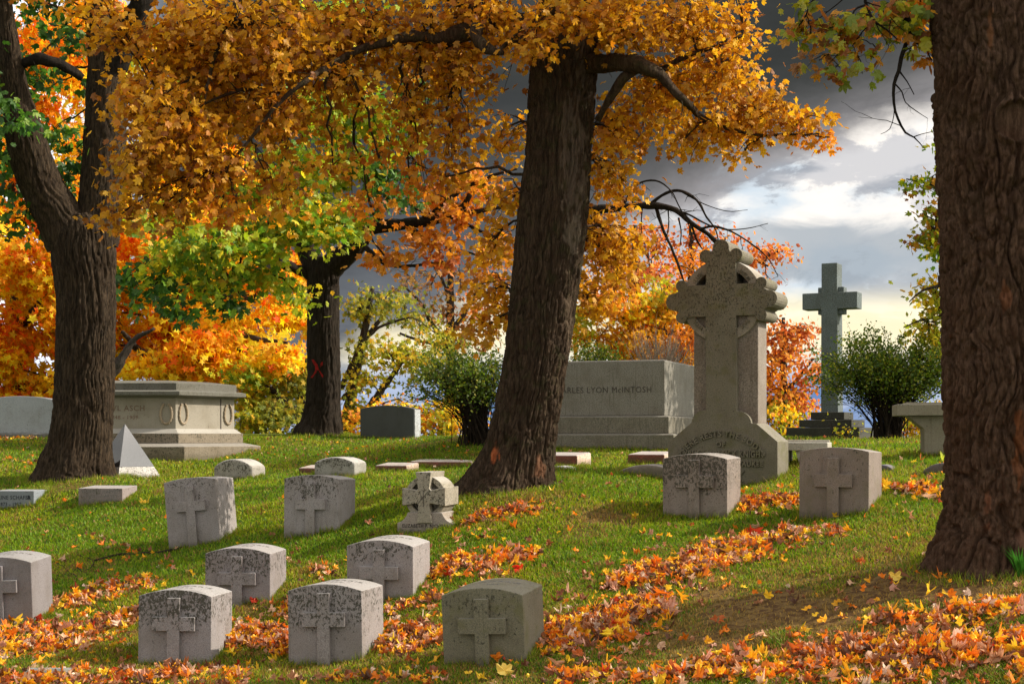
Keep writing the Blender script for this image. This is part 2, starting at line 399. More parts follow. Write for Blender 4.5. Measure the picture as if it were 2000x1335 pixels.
def build_tree(name, label, cat, base, tmat, trunks, clumps, leafsize, kind, group=None, crown='crown', twig_r=.006, spray=.22, per=26, seed=1, limbs=(), limbparts='branch', hang=.5, bare=0, side=.16, lmat=None, mat=None, nb=(0,-.25,.65)):
    """trunks: dicts for trunk(); limbs: [[(px,py,r,D)...]]; clumps: (px,py,D,rx,ry,rD,n,palette)"""
    rng = np.random.default_rng(seed)
    root = empty(name, base); tag(root, label, cat, group)
    org = np.array(base)
    anchors = []; ar = []
    for k, td in enumerate(trunks):
        o, p, r = trunk('trunk', tmat, root, seed=seed*10+k, **td)
        anchors.append(p[len(p)//4::3]); ar.append(r[len(r)//4::3])
    for k, lm in enumerate(limbs):
        W = np.array([P(a,b,d) for a,b,r,d in lm]); R = np.array([r/F*d for a,b,r,d in lm])
        p, r = catmull(W, R, .07)
        s = np.arange(len(p))
        amp = np.minimum(r*1.3, .08)[:,None]
        wig = np.stack([vn(s*.11, s*0+k, seed+50)-.5, vn(s*.11, s*0+k, seed+51)-.5, vn(s*.13, s*0+k, seed+52)-.5], 1)
        p = p+wig*amp*np.minimum(s/6.0, 1)[:,None]
        ns = 14 if r.max() > .03 else 6
        th = np.arange(ns)/ns
        dsp = (vn(th[None,:]*6, (s*.5)[:,None]+k*7, seed+60, 6)-.5)*r[:,None]*.5+(vn(th[None,:]*6, (s*1.3)[:,None]+k*7, seed+61, 6)-.5)*r[:,None]*.3
        v, lo, st = tube_geo(p, r, ns, dsp)
        link(limbparts, np_mesh('branch', v-org, lo, st, cols=np.zeros((len(v),4)), attr='tint', smooth=True), lmat or tmat, root)
        anchors.append(p); ar.append(r)
    A = np.vstack(anchors) if anchors else np.array([org]); AR = np.concatenate(ar) if ar else np.array([.1])
    LV = []; TW = []; off = 0; VV = []; TT = []; CC = []
    if limbs:                                   # short side twigs along the limbs, each forking once
        LA = np.vstack(anchors[len(trunks):]); LR = np.concatenate(ar[len(trunks):])
        K = int(len(LA)*side); ii = rng.integers(0, len(LA)-2, K); st = LA[ii]; tg = LA[np.minimum(ii+1, len(LA)-1)]-st
        tg = tg/(np.linalg.norm(tg, axis=1, keepdims=True)+1e-6)
        dr = tg*.7+rand_unit(K, rng)*.9+np.array([0,0,-.12]); dr /= np.linalg.norm(dr, axis=1, keepdims=True)
        Lk = (rng.uniform(.12, .55, K)*(.6+12*np.minimum(LR[ii], .05)))[:,None,None]
        q = np.linspace(0, 1, 7)[None,:,None]
        tp = st[:,None]+dr[:,None]*q*Lk+np.cumsum(rng.normal(size=(K,7,3))*.012, axis=1)*np.minimum(q*3, 1)*(Lk*2.2)
        tp[...,2] -= (q[...,0]**2)*Lk[...,0]*.25
        r0 = np.minimum(LR[ii]*.45, .007)[:,None]
        TW.append(multi_tubes(tp, r0*np.linspace(1, .35, 7)[None], 4))
        f = rng.integers(2, 5, K); s2 = tp[np.arange(K), f]; d2 = dr*.6+rand_unit(K, rng)*.8
        t2 = s2[:,None]+d2[:,None]*q*Lk*.55+np.cumsum(rng.normal(size=(K,7,3))*.008, axis=1)*(Lk*2)*np.minimum(q*3, 1)
        TW.append(multi_tubes(t2, r0*.6*np.linspace(1, .4, 7)[None], 4))
    for (px,py,D,rx,ry,rD,n,pn) in clumps:
        c = P(px,py,D); rad = np.array([rx/F*D, rD, ry/F*D])
        ns = max(3, int(n/per)); m = max(3, int(n/ns))
        u = rand_unit(ns, rng)*(rng.uniform(0,1,(ns,1))**.38)
        sp = c+u*rad
        # a branch from the tree to the clump, then twigs to every spray
        dist = np.linalg.norm((A-c)*np.array([1,1,1.0]), axis=1)+np.maximum(A[:,2]-c[2], 0)*0+rng.uniform(0,.4,len(A))
        ia = int(np.argmin(dist)); a0 = A[ia]
        L = np.linalg.norm(c-a0)
        t = np.linspace(0, 1, 9)[:,None]
        midp = a0*(1-t)+c*t
        midp[:,2] += (np.sin(t[:,0]*math.pi))*L*.12
        midp += (rng.normal(size=(9,3)))*np.minimum(L*.03, .12)*np.sin(t*math.pi)
        br = min(AR[ia]*.6, .012+.008*L)
        TW.append(multi_tubes(midp[None], np.linspace(br, twig_r*1.3, 9)[None], 6))
        tt = rng.uniform(.25, 1.0, ns); k0 = (tt*8).astype(int).clip(0,7); f = (tt*8-k0)[:,None]
        s0 = midp[k0]*(1-f)+midp[k0+1]*f
        far = np.linalg.norm(s0-sp, axis=1) > np.linalg.norm(rad)*1.3
        s0[far] = c+(sp[far]-c)*.1
        q = np.linspace(0, 1, 7)[None,:,None]
        tw = s0[:,None]*(1-q)+sp[:,None]*q
        ln = np.linalg.norm(sp-s0, axis=1)
        tw[...,2] += np.sin(q[...,0]*math.pi)*ln[:,None]*.14
        tw += rng.normal(size=tw.shape)*(ln[:,None,None]*.035)*np.sin(q*math.pi)
        if bare:
            tw[:,-1] += rng.normal(size=(ns,3))*.1
        TW.append(multi_tubes(tw, np.linspace(twig_r, twig_r*.35, 7)[None]*rng.uniform(.6,1.3,(ns,1)), 4))
        # leaves
        N = ns*m; e = np.repeat(np.arange(ns), m)
        tl = rng.uniform(.5, 1.12, N); kk = (tl*6).astype(int).clip(0,5); ff = (tl*6-kk)[:,None]
        base_ = tw[e,kk]*(1-ff)+tw[e,kk+1]*ff
        pos = base_+rng.normal(size=(N,3))*np.array([spray, spray, spray*.5])*rng.uniform(.5,1.1,(N,1))
        pos[:,2] -= np.abs(rng.normal(size=N))*spray*.35
        out = pos-c; out[:,2] = 0; out /= np.linalg.norm(out, axis=1, keepdims=True)+.3
        tip = out*.7+rand_unit(N, rng)*.8+np.array([0,0,-hang])
        nrm = rand_unit(N, rng)*.75+np.array(nb)
        tone = rng.uniform(.72, 1.22, ns)[e][:,None]
        pc = pal(pn, N, rng, tone)
        szs = leafsize*rng.uniform(.6, 1.2, N)
        v, tr, cc = leaves_geo(pos, tip, nrm, szs, pc, kind, rng)
        VV.append(v); TT.append(tr+off); CC.append(cc); off += len(v)
    if VV:
        link(crown, tri_mesh('foliage', np.vstack(VV)-org, np.vstack(TT), cols=np.vstack(CC)), mat or M_LEAF, root)
    if TW:
        v, q = merge_quads(TW)
        link('twigs', quad_mesh('twigs', v-org, q, cols=np.zeros((len(v),4)), attr='tint', smooth=True), lmat or tmat, root)
    return root

# ------------------------------------------------------------------ prisms, text
import bmesh
def bm_finish(bm, name, mat, parent, bevel=.006, seg=2, angle=28):
    bm.normal_update()
    bmesh.ops.recalc_face_normals(bm, faces=bm.faces)
    if bevel:
        es = [e for e in bm.edges if len(e.link_faces) == 2 and e.calc_face_angle(0) > math.radians(angle)]
        bmesh.ops.bevel(bm, geom=es, offset=bevel, segments=seg, affect='EDGES', profile=.5, clamp_overlap=True)
    me = bpy.data.meshes.new(name); bm.to_mesh(me); bm.free()
    return link(name, me, mat, parent)
def add_prism(bm, outline, y0, y1):
    f = [bm.verts.new((x, y0, z)) for x, z in outline]; b = [bm.verts.new((x, y1, z)) for x, z in outline]
    n = len(f)
    bm.faces.new(f); bm.faces.new(list(reversed(b)))
    for i in range(n): bm.faces.new((f[(i+1) % n], f[i], b[i], b[(i+1) % n]))
def prism(name, outline, y0, y1, mat, parent, **k):
    bm = bmesh.new(); add_prism(bm, outline, y0, y1); return bm_finish(bm, name, mat, parent, **k)
def box_out(x0, x1, z0, z1): return [(x0,z0),(x1,z0),(x1,z1),(x0,z1)]
def loft(name, rings, mat, parent, **k):
    """rings: list of lists of (x,y,z), same count"""
    bm = bmesh.new(); R = [[bm.verts.new(p) for p in r] for r in rings]; n = len(R[0])
    bm.faces.new(list(reversed(R[0]))); bm.faces.new(R[-1])
    for a, b in zip(R, R[1:]):
        for i in range(n): bm.faces.new((a[i], a[(i+1) % n], b[(i+1) % n], b[i]))
    return bm_finish(bm, name, mat, parent, **k)
def rough_edges(o, amp=.004, freq=9.0, seed=0, cuts=0):
    pass
_tc = [0]
def text_mesh(body, size, extrude, bold=0.0):
    cu = bpy.data.curves.new('lettering', 'FONT'); cu.body = body; cu.size = size; cu.extrude = extrude
    cu.align_x = 'CENTER'; cu.resolution_u = 3; cu.offset = bold; cu.space_character = 1.12
    o = bpy.data.objects.new('lettering', cu); COL.objects.link(o)
    dg = bpy.context.evaluated_depsgraph_get()
    me = bpy.data.meshes.new_from_object(o.evaluated_get(dg))
    bpy.data.objects.remove(o); bpy.data.curves.remove(cu)
    return me
def put_text(body, size, fn, mat, parent, extrude=.003, bold=.0, name='lettering', squeeze=1.0):
    me = text_mesh(body, size, extrude, bold)
    for v in me.vertices:
        v.co = Vector(fn(v.co.x*squeeze, v.co.y, v.co.z))
    me.update()
    return link(name, me, mat, parent)
def place_face(px, py, wf, ws, W, T):
    th = math.atan((ws/wf)*(W/T)); D = F*W*math.cos(th)/wf
    phi = math.atan((px-1000)/F)
    return D, -(th+phi), th

M_TXT = plain_mat('cut_letter', (.06,.05,.045), .95)
M_TXT_SOFT = plain_mat('faded_cut_letter', (.17,.16,.15), .95)
M_TXT_BLUE = plain_mat('dark_cut_letter', (.035,.04,.05), .95)

# ------------------------------------------------------------------ grave markers with a raised cross
def arch_fn(W, hs, ap):
    hw = W/2; sag = ap-hs; R = (hw*hw+sag*sag)/(2*sag)
    return lambda x: hs+math.sqrt(max(R*R-x*x, 0))-(R-sag)
GC = 'squat granite markers with a raised cross'
def cross_stone(px, py, wf, ws, H, W, T, mat, label, roll=0.0, bar=.17, arm=.29, armz=.5, armt=.185, top=.84, year='1884', sag=.09, xoff=0.0, round_arm=False, Dover=None):
    D, rz, th = place_face(px, py, wf, ws, W, T)
    k = D/F
    loc = P(px, py, D); root = empty('cross_gravestone', loc, rz); root.rotation_euler = (math.radians(((px*.37) % 3.4)-1.7), math.radians(roll), rz)
    tag(root, label, 'gravestone', GC)
    ap = H*k; hs = ap-sag*W/.6*.6; fn = arch_fn(W, hs, ap)
    xs = np.linspace(W/2, -W/2, 21)
    out = [(-W/2,-.5),(W/2,-.5)]+[(x, fn(x)) for x in xs]
    prism('headstone', out, 0, T, mat, root, bevel=.007, angle=24)
    b = bar*W/2; a = arm*W; zc = armz*W; t = armt*W/2; tp = top*W
    o = [(xoff-b,-.4),(xoff+b,-.4),(xoff+b,zc-t),(xoff+a,zc-t),(xoff+a,zc+t),(xoff+b,zc+t),(xoff+b,tp),(xoff-b,tp),(xoff-b,zc+t),(xoff-a,zc+t),(xoff-a,zc-t),(xoff-b,zc-t)]
    prism('raised_cross', o, -.045, .012, mat, root, bevel=.0035, angle=40)
    ty = T*.60
    put_text('NORRIS', .085, lambda x,y,z: (x+.03, ty+y, fn(x+.03)+.0012+z), M_TXT_SOFT, root, .0006, .0008, 'inscription')
    ty2 = T*.33
    put_text(year, .065, lambda x,y,z: (x+.01, ty2+y, fn(x+.01)+.0012+z), M_TXT_SOFT, root, .0006, .0008, 'inscription')
    return root
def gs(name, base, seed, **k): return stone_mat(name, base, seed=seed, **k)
GREY = (.245,.22,.215); WARM = (.225,.185,.16); OLV = (.16,.145,.10)
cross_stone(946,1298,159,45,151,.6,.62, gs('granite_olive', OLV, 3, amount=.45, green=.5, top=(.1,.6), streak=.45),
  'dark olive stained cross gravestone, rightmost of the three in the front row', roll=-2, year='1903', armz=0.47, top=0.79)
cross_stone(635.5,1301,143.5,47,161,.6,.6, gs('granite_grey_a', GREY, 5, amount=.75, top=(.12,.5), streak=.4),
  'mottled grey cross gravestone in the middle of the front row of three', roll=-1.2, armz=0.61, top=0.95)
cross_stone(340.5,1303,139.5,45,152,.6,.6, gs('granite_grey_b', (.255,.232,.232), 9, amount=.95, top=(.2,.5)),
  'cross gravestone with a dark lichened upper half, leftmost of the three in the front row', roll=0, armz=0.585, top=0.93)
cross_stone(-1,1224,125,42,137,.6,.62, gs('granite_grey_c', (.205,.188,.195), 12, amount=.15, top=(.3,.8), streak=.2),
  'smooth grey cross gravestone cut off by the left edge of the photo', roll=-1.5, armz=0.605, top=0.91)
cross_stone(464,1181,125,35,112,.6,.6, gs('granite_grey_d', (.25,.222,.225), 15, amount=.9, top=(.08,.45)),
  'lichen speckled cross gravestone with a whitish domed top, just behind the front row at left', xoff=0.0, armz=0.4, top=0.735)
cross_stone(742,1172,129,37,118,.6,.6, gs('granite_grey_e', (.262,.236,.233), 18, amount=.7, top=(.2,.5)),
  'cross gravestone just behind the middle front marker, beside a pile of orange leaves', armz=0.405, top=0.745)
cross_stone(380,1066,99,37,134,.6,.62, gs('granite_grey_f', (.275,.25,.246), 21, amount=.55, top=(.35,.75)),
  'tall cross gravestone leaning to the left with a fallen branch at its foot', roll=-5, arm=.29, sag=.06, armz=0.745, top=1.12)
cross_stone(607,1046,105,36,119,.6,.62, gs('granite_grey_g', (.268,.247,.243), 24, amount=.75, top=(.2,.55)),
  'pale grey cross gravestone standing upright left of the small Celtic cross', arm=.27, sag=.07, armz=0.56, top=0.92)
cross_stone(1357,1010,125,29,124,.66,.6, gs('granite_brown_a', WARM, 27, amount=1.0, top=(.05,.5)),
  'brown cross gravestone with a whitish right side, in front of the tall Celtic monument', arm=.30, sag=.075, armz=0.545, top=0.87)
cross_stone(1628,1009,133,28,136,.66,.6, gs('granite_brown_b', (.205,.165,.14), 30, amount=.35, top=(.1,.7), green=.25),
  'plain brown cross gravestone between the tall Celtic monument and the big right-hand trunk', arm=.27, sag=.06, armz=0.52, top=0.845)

# ------------------------------------------------------------------ low domed markers and flat markers
def low_stone(px, py, wf, ws, H, W, T, mat, label, hs=.6, bevel=.03, group='low domed grave markers', lines=None):
    D, rz, th = place_face(px, py, wf, ws, W, T); k = D/F
    root = empty('domed_gravestone', P(px,py,D), rz); tag(root, label, 'gravestone', group)
    ap = H*k; fn = arch_fn(W, ap*hs, ap)
    out = [(-W/2,-.45),(W/2,-.45)]+[(x, fn(x)) for x in np.linspace(W/2,-W/2,17)]
    prism('headstone', out, 0, T, mat, root, bevel=bevel, seg=2, angle=24)
    for i, s in enumerate(lines or []):
        put_text(s, .07, lambda x,y,z: (x, T*(.62-.3*i)+y, fn(x)+.003+z), M_TXT_SOFT, root, .001, .001, 'inscription')
    return root
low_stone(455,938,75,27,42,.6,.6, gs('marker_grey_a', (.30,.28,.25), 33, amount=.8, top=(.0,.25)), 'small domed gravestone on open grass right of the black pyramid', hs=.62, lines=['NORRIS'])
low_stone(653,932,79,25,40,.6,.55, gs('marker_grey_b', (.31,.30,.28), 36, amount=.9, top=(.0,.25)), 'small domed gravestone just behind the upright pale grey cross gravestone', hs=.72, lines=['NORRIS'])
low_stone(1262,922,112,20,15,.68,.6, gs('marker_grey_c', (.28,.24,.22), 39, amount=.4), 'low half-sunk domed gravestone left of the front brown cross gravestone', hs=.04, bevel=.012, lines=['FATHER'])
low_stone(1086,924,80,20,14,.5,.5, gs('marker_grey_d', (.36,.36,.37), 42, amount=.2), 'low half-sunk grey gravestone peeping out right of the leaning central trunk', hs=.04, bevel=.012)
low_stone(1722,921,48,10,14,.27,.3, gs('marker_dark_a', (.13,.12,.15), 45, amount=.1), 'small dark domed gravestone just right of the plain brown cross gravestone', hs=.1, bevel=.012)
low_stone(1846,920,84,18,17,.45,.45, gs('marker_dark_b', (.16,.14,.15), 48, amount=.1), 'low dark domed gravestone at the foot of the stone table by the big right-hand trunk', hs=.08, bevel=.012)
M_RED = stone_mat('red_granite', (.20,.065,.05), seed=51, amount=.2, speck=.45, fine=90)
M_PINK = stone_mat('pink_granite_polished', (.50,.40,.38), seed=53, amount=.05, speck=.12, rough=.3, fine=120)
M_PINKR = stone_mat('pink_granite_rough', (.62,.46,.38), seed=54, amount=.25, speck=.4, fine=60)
def flat_marker(x0, x1, y0, y1, D, Dep, rot, label):
    """rough red sides, lighter polished slanted top"""
    k = D/F; W = (x1-x0)*k; H = (y1-y0)*k; px = (x0+x1)/2
    root = empty('flat_gravestone', P(px,y1,D)+np.array([0,0,.035]), rot); tag(root, label, 'gravestone', 'flat red granite markers')
    h2 = H+.035
    loft('rough_base', [[(-W/2,0,-.15),(W/2,0,-.15),(W/2,Dep,-.15),(-W/2,Dep,-.15)],[(-W/2+.006,.01,H),(W/2-.006,.01,H),(W/2-.006,Dep-.01,h2),(-W/2+.006,Dep-.01,h2)]], M_RED, root, bevel=.004)
    loft('polished_top', [[(-W/2+.012,.014,H+.0005),(W/2-.012,.014,H+.0005),(W/2-.012,Dep-.014,h2+.0005),(-W/2+.012,Dep-.014,h2+.0005)],[(-W/2+.016,.018,H+.008),(W/2-.016,.018,H+.008),(W/2-.016,Dep-.018,h2+.008),(-W/2+.016,Dep-.018,h2+.008)]], M_PINK, root, bevel=0)
    bm = bmesh.new()
    vs = [bm.verts.new(p) for p in [(W/2+.004,.004,-.15),(W/2+.004,Dep,-.15),(W/2+.001,Dep-.01,h2),(W/2+.001,.012,H)]]
    vi = [bm.verts.new((v.co.x-.012, v.co.y, v.co.z)) for v in vs]
    bm.faces.new(vs); bm.faces.new(list(reversed(vi)))
    for i in range(4): bm.faces.new((vs[i], vi[i], vi[(i+1) % 4], vs[(i+1) % 4]))
    bm_finish(bm, 'rock_faced_end', M_PINKR, root, bevel=0)
    return root
flat_marker(729,796,914,921,23,.5,-.32,'short flat red granite marker in the grass behind the small Celtic cross')
flat_marker(796,924,906,915,24,.55,-.30,'long flat red granite marker just left of the leaning central trunk')
flat_marker(580,640,919,926,22.5,.5,-.25,'flat red granite marker half hidden behind the second small domed gravestone')
flat_marker(1040,1130,895,911,20,.5,-.42,'flat red granite marker emerging right of the leaning central trunk')
flat_marker(1223,1299,893,905,20.5,.55,-.42,'flat red granite marker behind the low domed stone left of the tall Celtic monument')

# ------------------------------------------------------------------ lettered block markers at left
def block_marker(px, py, wf, ws, H, W, T, rise, mat, side_mat, lines, sizes, tmat, label):
    D, rz, th = place_face(px, py, wf, ws, W, T); k = D/F
    root = empty('block_gravestone', P(px,py,D), rz); tag(root, label, 'gravestone', 'low lettered block markers')
    h = H*k; hb = h+rise
    loft('headstone', [[(-W/2,0,-.4),(W/2,0,-.4),(W/2,T,-.4),(-W/2,T,-.4)],[(-W/2,0,h),(W/2,0,h),(W/2,T,hb),(-W/2,T,hb)]], mat, root, bevel=.006)
    for (s, x, z), sz in zip(lines, sizes):
        put_text(s, sz, lambda a,b,c: (x+a, -.0015-c, z+b), tmat, root, .001, .001, 'inscription', squeeze=.85)
    return root
block_marker(24,996,80,32,38,.6,.6,.0, gs('block_blue_grey', (.20,.225,.255), 60, amount=.25, top=(.0,.3)), None,
  [('PAULINE SCHAFER',-.035,.15),('1873 - 1952',-.035,.06),('&',.23,.15)], [.075,.07,.084], M_TXT_BLUE, 'blue grey block gravestone with dark lettering, cut off by the left edge')
block_marker(196,983,83,30,30,.6,.6,.02, gs('block_mauve', (.25,.21,.205), 63, amount=.45, top=(.05,.2)), None,
  [('ANDREW HARVEY',0,.138),('EVELINE HARVEY',0,.080),('DOROTHY HARVEY',0,.022)], [.066,.066,.062], M_TXT_SOFT, 'mauve block gravestone with three worn lines of lettering, below the left trunk')
# far pale stones
r_ = empty('grey_headstone', P(38,851,30), -.05); tag(r_, 'wide smooth pale grey headstone behind the left trunk, cut off by the left edge', 'gravestone')
kk_ = 30/F; Wq = 150*kk_; fnq = arch_fn(Wq, 70*kk_, 78*kk_)
prism('headstone', [(-Wq/2,.05),(Wq/2,.05)]+[(x, fnq(x)) for x in np.linspace(Wq/2,-Wq/2,15)], 0, .4, gs('far_pale_granite', (.34,.36,.38), 66, amount=.05, speck=.08, streak=.15), r_, bevel=.015)
prism('base_slab', box_out(-Wq/2-.08, Wq/2+.08, -.3, .052), -.09, .5, gs('far_pale_base', (.30,.30,.31), 67, amount=.3), r_, bevel=.012)
r_ = empty('small_white_gravestone', P(101,886,25), -.2); tag(r_, 'small whitish gravestone peeping out left of the left trunk', 'gravestone')
prism('headstone', [(-.11,-.2),(.1,-.2),(.1,.13),(.06,.155),(-.07,.155),(-.11,.13)], 0, .14, gs('small_white_stone', (.55,.55,.58), 68, amount=.1, speck=.08), r_, bevel=.008)
# flush marker in the bottom-left corner
r_ = empty('flush_grave_slab', G(88,11.55), -.1); tag(r_, 'narrow grey slab flush with the grass in the bottom left corner', 'gravestone')
loft('slab', [[(-.17,-.1,-.1),(.17,-.1,-.1),(.17,.12,-.1),(-.17,.12,-.1)],[(-.17,-.1,.028),(.17,-.1,.034),(.17,.12,.06),(-.17,.12,.055)]], gs('flush_slab', (.24,.25,.23), 69, amount=.3), r_, bevel=.008)

# ------------------------------------------------------------------ black polished pyramid
r_ = empty('pyramid_gravestone', P(244,931,23.2), 0); tag(r_, 'black polished granite pyramid with a rough light foot, right of the left trunk', 'gravestone')
def pm_nodes():
    m, t = new_mat('polished_black_granite'); oc = t.n('ShaderNodeTexCoord').outputs['Object']
    c = t.mix(t.ramp(t.noise(oc, 220, 2), .4, .6), (.012,.012,.014), (.045,.045,.05)); b_ = finish(t, c, .05, None, spec=.5); b_.inputs['IOR'].default_value = 1.7; return m
M_POL = pm_nodes()
Hh = 103*23.2/F; R_ = .54; an = [math.radians(a) for a in (-86, 4, 94, 184)]
def ring(s, z, dr=0): return [((R_*s+dr)*math.cos(a), (R_*s+dr)*math.sin(a), z) for a in an]
cut = .20
loft('rough_foot', [ring(1+.15/Hh, -.15), ring(1-(Hh*cut)/Hh, Hh*cut)], gs('pyramid_foot', (.46,.44,.42), 70, amount=.6, top=(-.2,.1), fine=70), r_, bevel=.0)
loft('polished_shaft', [ring(1-cut, Hh*cut+.001, .004), ring(.012, Hh)], M_POL, r_, bevel=.002)

# ------------------------------------------------------------------ small Celtic cross
kE = 15.5/F; thE = math.radians(17); cE = math.cos(thE)
def e_(cx, cz): return ((760+cx/8.344-831)*kE/cE, (1039-(900+cz/8.344))*kE)
r_ = empty('small_celtic_cross', P(831,1039,15.5), -(thE+math.atan((831-1000)/F)))
tag(r_, 'small lichened Celtic cross gravestone on a spreading base, left of the leaning central trunk', 'gravestone')
M_EL = gs('celtic_small_granite', (.30,.27,.215), 72, amount=.55, top=(-.05,.35), streak=.35)
M_ELB = gs('celtic_small_base', (.28,.24,.205), 74, amount=.2, streak=.2)
base_o = [e_(130,1260),e_(1048,1260),e_(1048,1003),e_(985,992),e_(925,950),e_(885,895),e_(860,835),e_(300,835),e_(280,895),e_(240,950),e_(190,992),e_(130,1010)]
prism('base', base_o, 0, .47, M_ELB, r_, bevel=.008)
cx_, cz_ = e_(575,590)
Ro = .207/cE*1.0; Ri = .163
def ringmesh(name, cx, cz, Ro, Ri, y0, y1, mat, parent, n=56, bevel=.005):
    bm = bmesh.new(); V = []
    for r, y in ((Ro,y0),(Ro,y1),(Ri,y1),(Ri,y0)):
        V.append([bm.verts.new((cx+r*math.cos(2*math.pi*i/n), y, cz+r*math.sin(2*math.pi*i/n))) for i in range(n)])
    for a in range(4):
        A, B = V[a], V[(a+1) % 4]
        for i in range(n): bm.faces.new((A[i], A[(i+1) % n], B[(i+1) % n], B[i]))
    return bm_finish(bm, name, mat, parent, bevel=bevel, angle=50)
ringmesh('ring', cx_, cz_, Ro, Ri, .035, .43, M_EL, r_)
prism('ring_backing', [(cx_+(Ri+.01)*math.cos(a), cz_+(Ri+.01)*math.sin(a)) for a in np.linspace(0, 2*math.pi, 32, endpoint=False)], .12, .36, M_EL, r_, bevel=0)
co = [e_(445,178),e_(698,176),e_(664,440),e_(690,470),e_(925,425),e_(925,725),e_(690,685),e_(668,710),e_(712,1006),e_(462,1006),e_(490,710),e_(468,686),e_(228,725),e_(226,442),e_(470,472),e_(484,440)]
prism('cross', co, -.032, .462, M_EL, r_, bevel=.006, angle=20)
put_text('ELIZABETH P. NICHOLS', .052, lambda x,y,z: (-.005+x, -.0015-z, .048+y), M_TXT, r_, .001, .0012, 'inscription', squeeze=.80)
put_text('WIFE OF', .03, lambda x,y,z: (-.12+x, -.0015-z, .008+y), M_TXT_SOFT, r_, .001, .0006, 'inscription', squeeze=.9)
bm = bmesh.new()
for (a, b) in ((e_(485,690), e_(655,490)), (e_(573,470), e_(573,745))):
    dx, dz = b[0]-a[0], b[1]-a[1]; L = math.hypot(dx, dz); nx, nz = -dz/L*.0028, dx/L*.0028
    add_prism(bm, [(a[0]-nx,a[1]-nz),(b[0]-nx,b[1]-nz),(b[0]+nx,b[1]+nz),(a[0]+nx,a[1]+nz)], -.0345, -.030)
bm_finish(bm, 'carved_monogram', M_TXT, r_, bevel=0)

# ------------------------------------------------------------------ tall Celtic monument
kC = 18/F; thC = math.radians(16.7); cC = math.cos(thC)
def c_(px, py): return ((px-1410)*kC/cC, (951-py)*kC)
r_ = empty('celtic_cross_monument', P(1410,951,18), -(thC+math.atan(410/F)))
tag(r_, 'tall brown granite Celtic cross monument with trefoil arm ends and raised lettering', 'monument')
M_CE = gs('celtic_brown_granite', (.165,.147,.110), 80, amount=.62, top=(.9,2.6), speck=.24, fine=110, green=.45, streak=.15)
M_CEB = gs('celtic_slab_granite', (.215,.18,.15), 82, amount=.15, top=(.5,2.4), speck=.3, fine=95)
TCx = .5
M_CER = gs('celtic_ring_granite', (.27,.235,.19), 84, amount=.2, top=(.9,2.6), speck=.2, fine=110, streak=.2)
def trefoil(neckx, a, side_r, tip_off, tip_r, x0, n=10):
    """outline of a trefoil arm end pointing +x, from (neckx,-a) to (neckx,+a)"""
    pts = [(neckx,-a),(x0-side_r*.97,-a)]
    for t in np.linspace(math.radians(186), math.radians(360+62), n+4): pts.append((x0+side_r*math.cos(t), -a+side_r*math.sin(t)))
    up = []
    for t in np.linspace(math.radians(-98), math.radians(98), n+2): up.append((x0+tip_off+tip_r*math.cos(t), tip_r*math.sin(t)))
    return pts+up+[(x, -y) for x, y in reversed(pts)]
ax, az = c_(1407.5, 586); sx0, _ = c_(1378,0); sx1, _ = c_(1437,0); a_ = 31*kC
hw = (sx1-sx0)/2; cxs = (sx0+sx1)/2
armL = (1407.5-1300)*kC/cC; 
out = []
bl = c_(1305,985); out += [c_(1304,985), c_(1516,985), c_(1516,862), c_(1476,827), c_(1466,826)]
q0 = c_(1466,826); q1 = c_(1438,802)
for t in np.linspace(0, math.pi/2, 7)[1:]: out.append((q1[0]+(q0[0]-q1[0])*math.cos(t), q0[1]+(q1[1]-q0[1])*math.sin(t)))
tr = trefoil(hw, a_, .068, .088, .102, armL-.19)
out += [(cxs+x, az+y) for x, y in tr]
zt = (951-467)*kC-az; tt = trefoil(a_, hw*.98, .078, .090, .10, zt-.19)
out += [(cxs-y, az+x) for x, y in tt]
out += [(cxs-x, az-y) for x, y in tr]
l1 = c_(1379,800); l0 = c_(1351,824)
for t in np.linspace(math.pi/2, 0, 7)[:-1]: out.append((l1[0]+(l0[0]-l1[0])*math.cos(t), l0[1]+(l1[1]-l0[1])*math.sin(t)))
out += [c_(1350,825), c_(1304,864)]
prism('cross', out, 0, TCx, M_CE, r_, bevel=.011, angle=38)
s0 = c_(1350,0)[0]; s1 = c_(1476,0)[0]
prism('shaft_slab', [(s0+.003, c_(0,840)[1]), (s1-.003, c_(0,840)[1]), (s1-.003, az-.10), (s0+.003, az-.10)], .09, TCx-.03, M_CEB, r_, bevel=.012)
rg = (cxs+.0, az+.0)
ringmesh('ring', rg[0], rg[1], 81*kC, 62*kC, .045, TCx-.02, M_CER, r_, n=72, bevel=.008)
prism('ring_backing', [(rg[0]+63*kC*math.cos(a), rg[1]+63*kC*math.sin(a)) for a in np.linspace(0, 2*math.pi, 40, endpoint=False)], .33, TCx-.06, M_CEB, r_, bevel=0)
def arc_txt(R, cx, cz):
    return lambda x,y,z: (cx+(R+y)*math.sin(x/R), -.014-z, cz+(R+y)*math.cos(x/R)-R)
put_text('+HERE RESTS THE BODY+', .098, arc_txt(.62, -.005, .595), M_CE, r_, .016, .0035, 'raised_lettering', squeeze=.92)
put_text('OF', .085, lambda x,y,z: (x-.01, -.014-z, .475+y), M_CE, r_, .016, .0035, 'raised_lettering')
put_text('CYRUS FREDERICK KNIGHT', .105, lambda x,y,z: (x, -.014-z, .355+y), M_CE, r_, .016, .0035, 'raised_lettering', squeeze=.72)
put_text('BISHOP OF MILWAUKEE', .082, lambda x,y,z: (x+.04, -.014-z, .25+y), M_CE, r_, .015, .003, 'raised_lettering', squeeze=.95)
put_text('FELL ASLEEP', .072, lambda x,y,z: (x+.07, -.014-z, .155+y), M_CE, r_, .015, .003, 'raised_lettering', squeeze=.95)
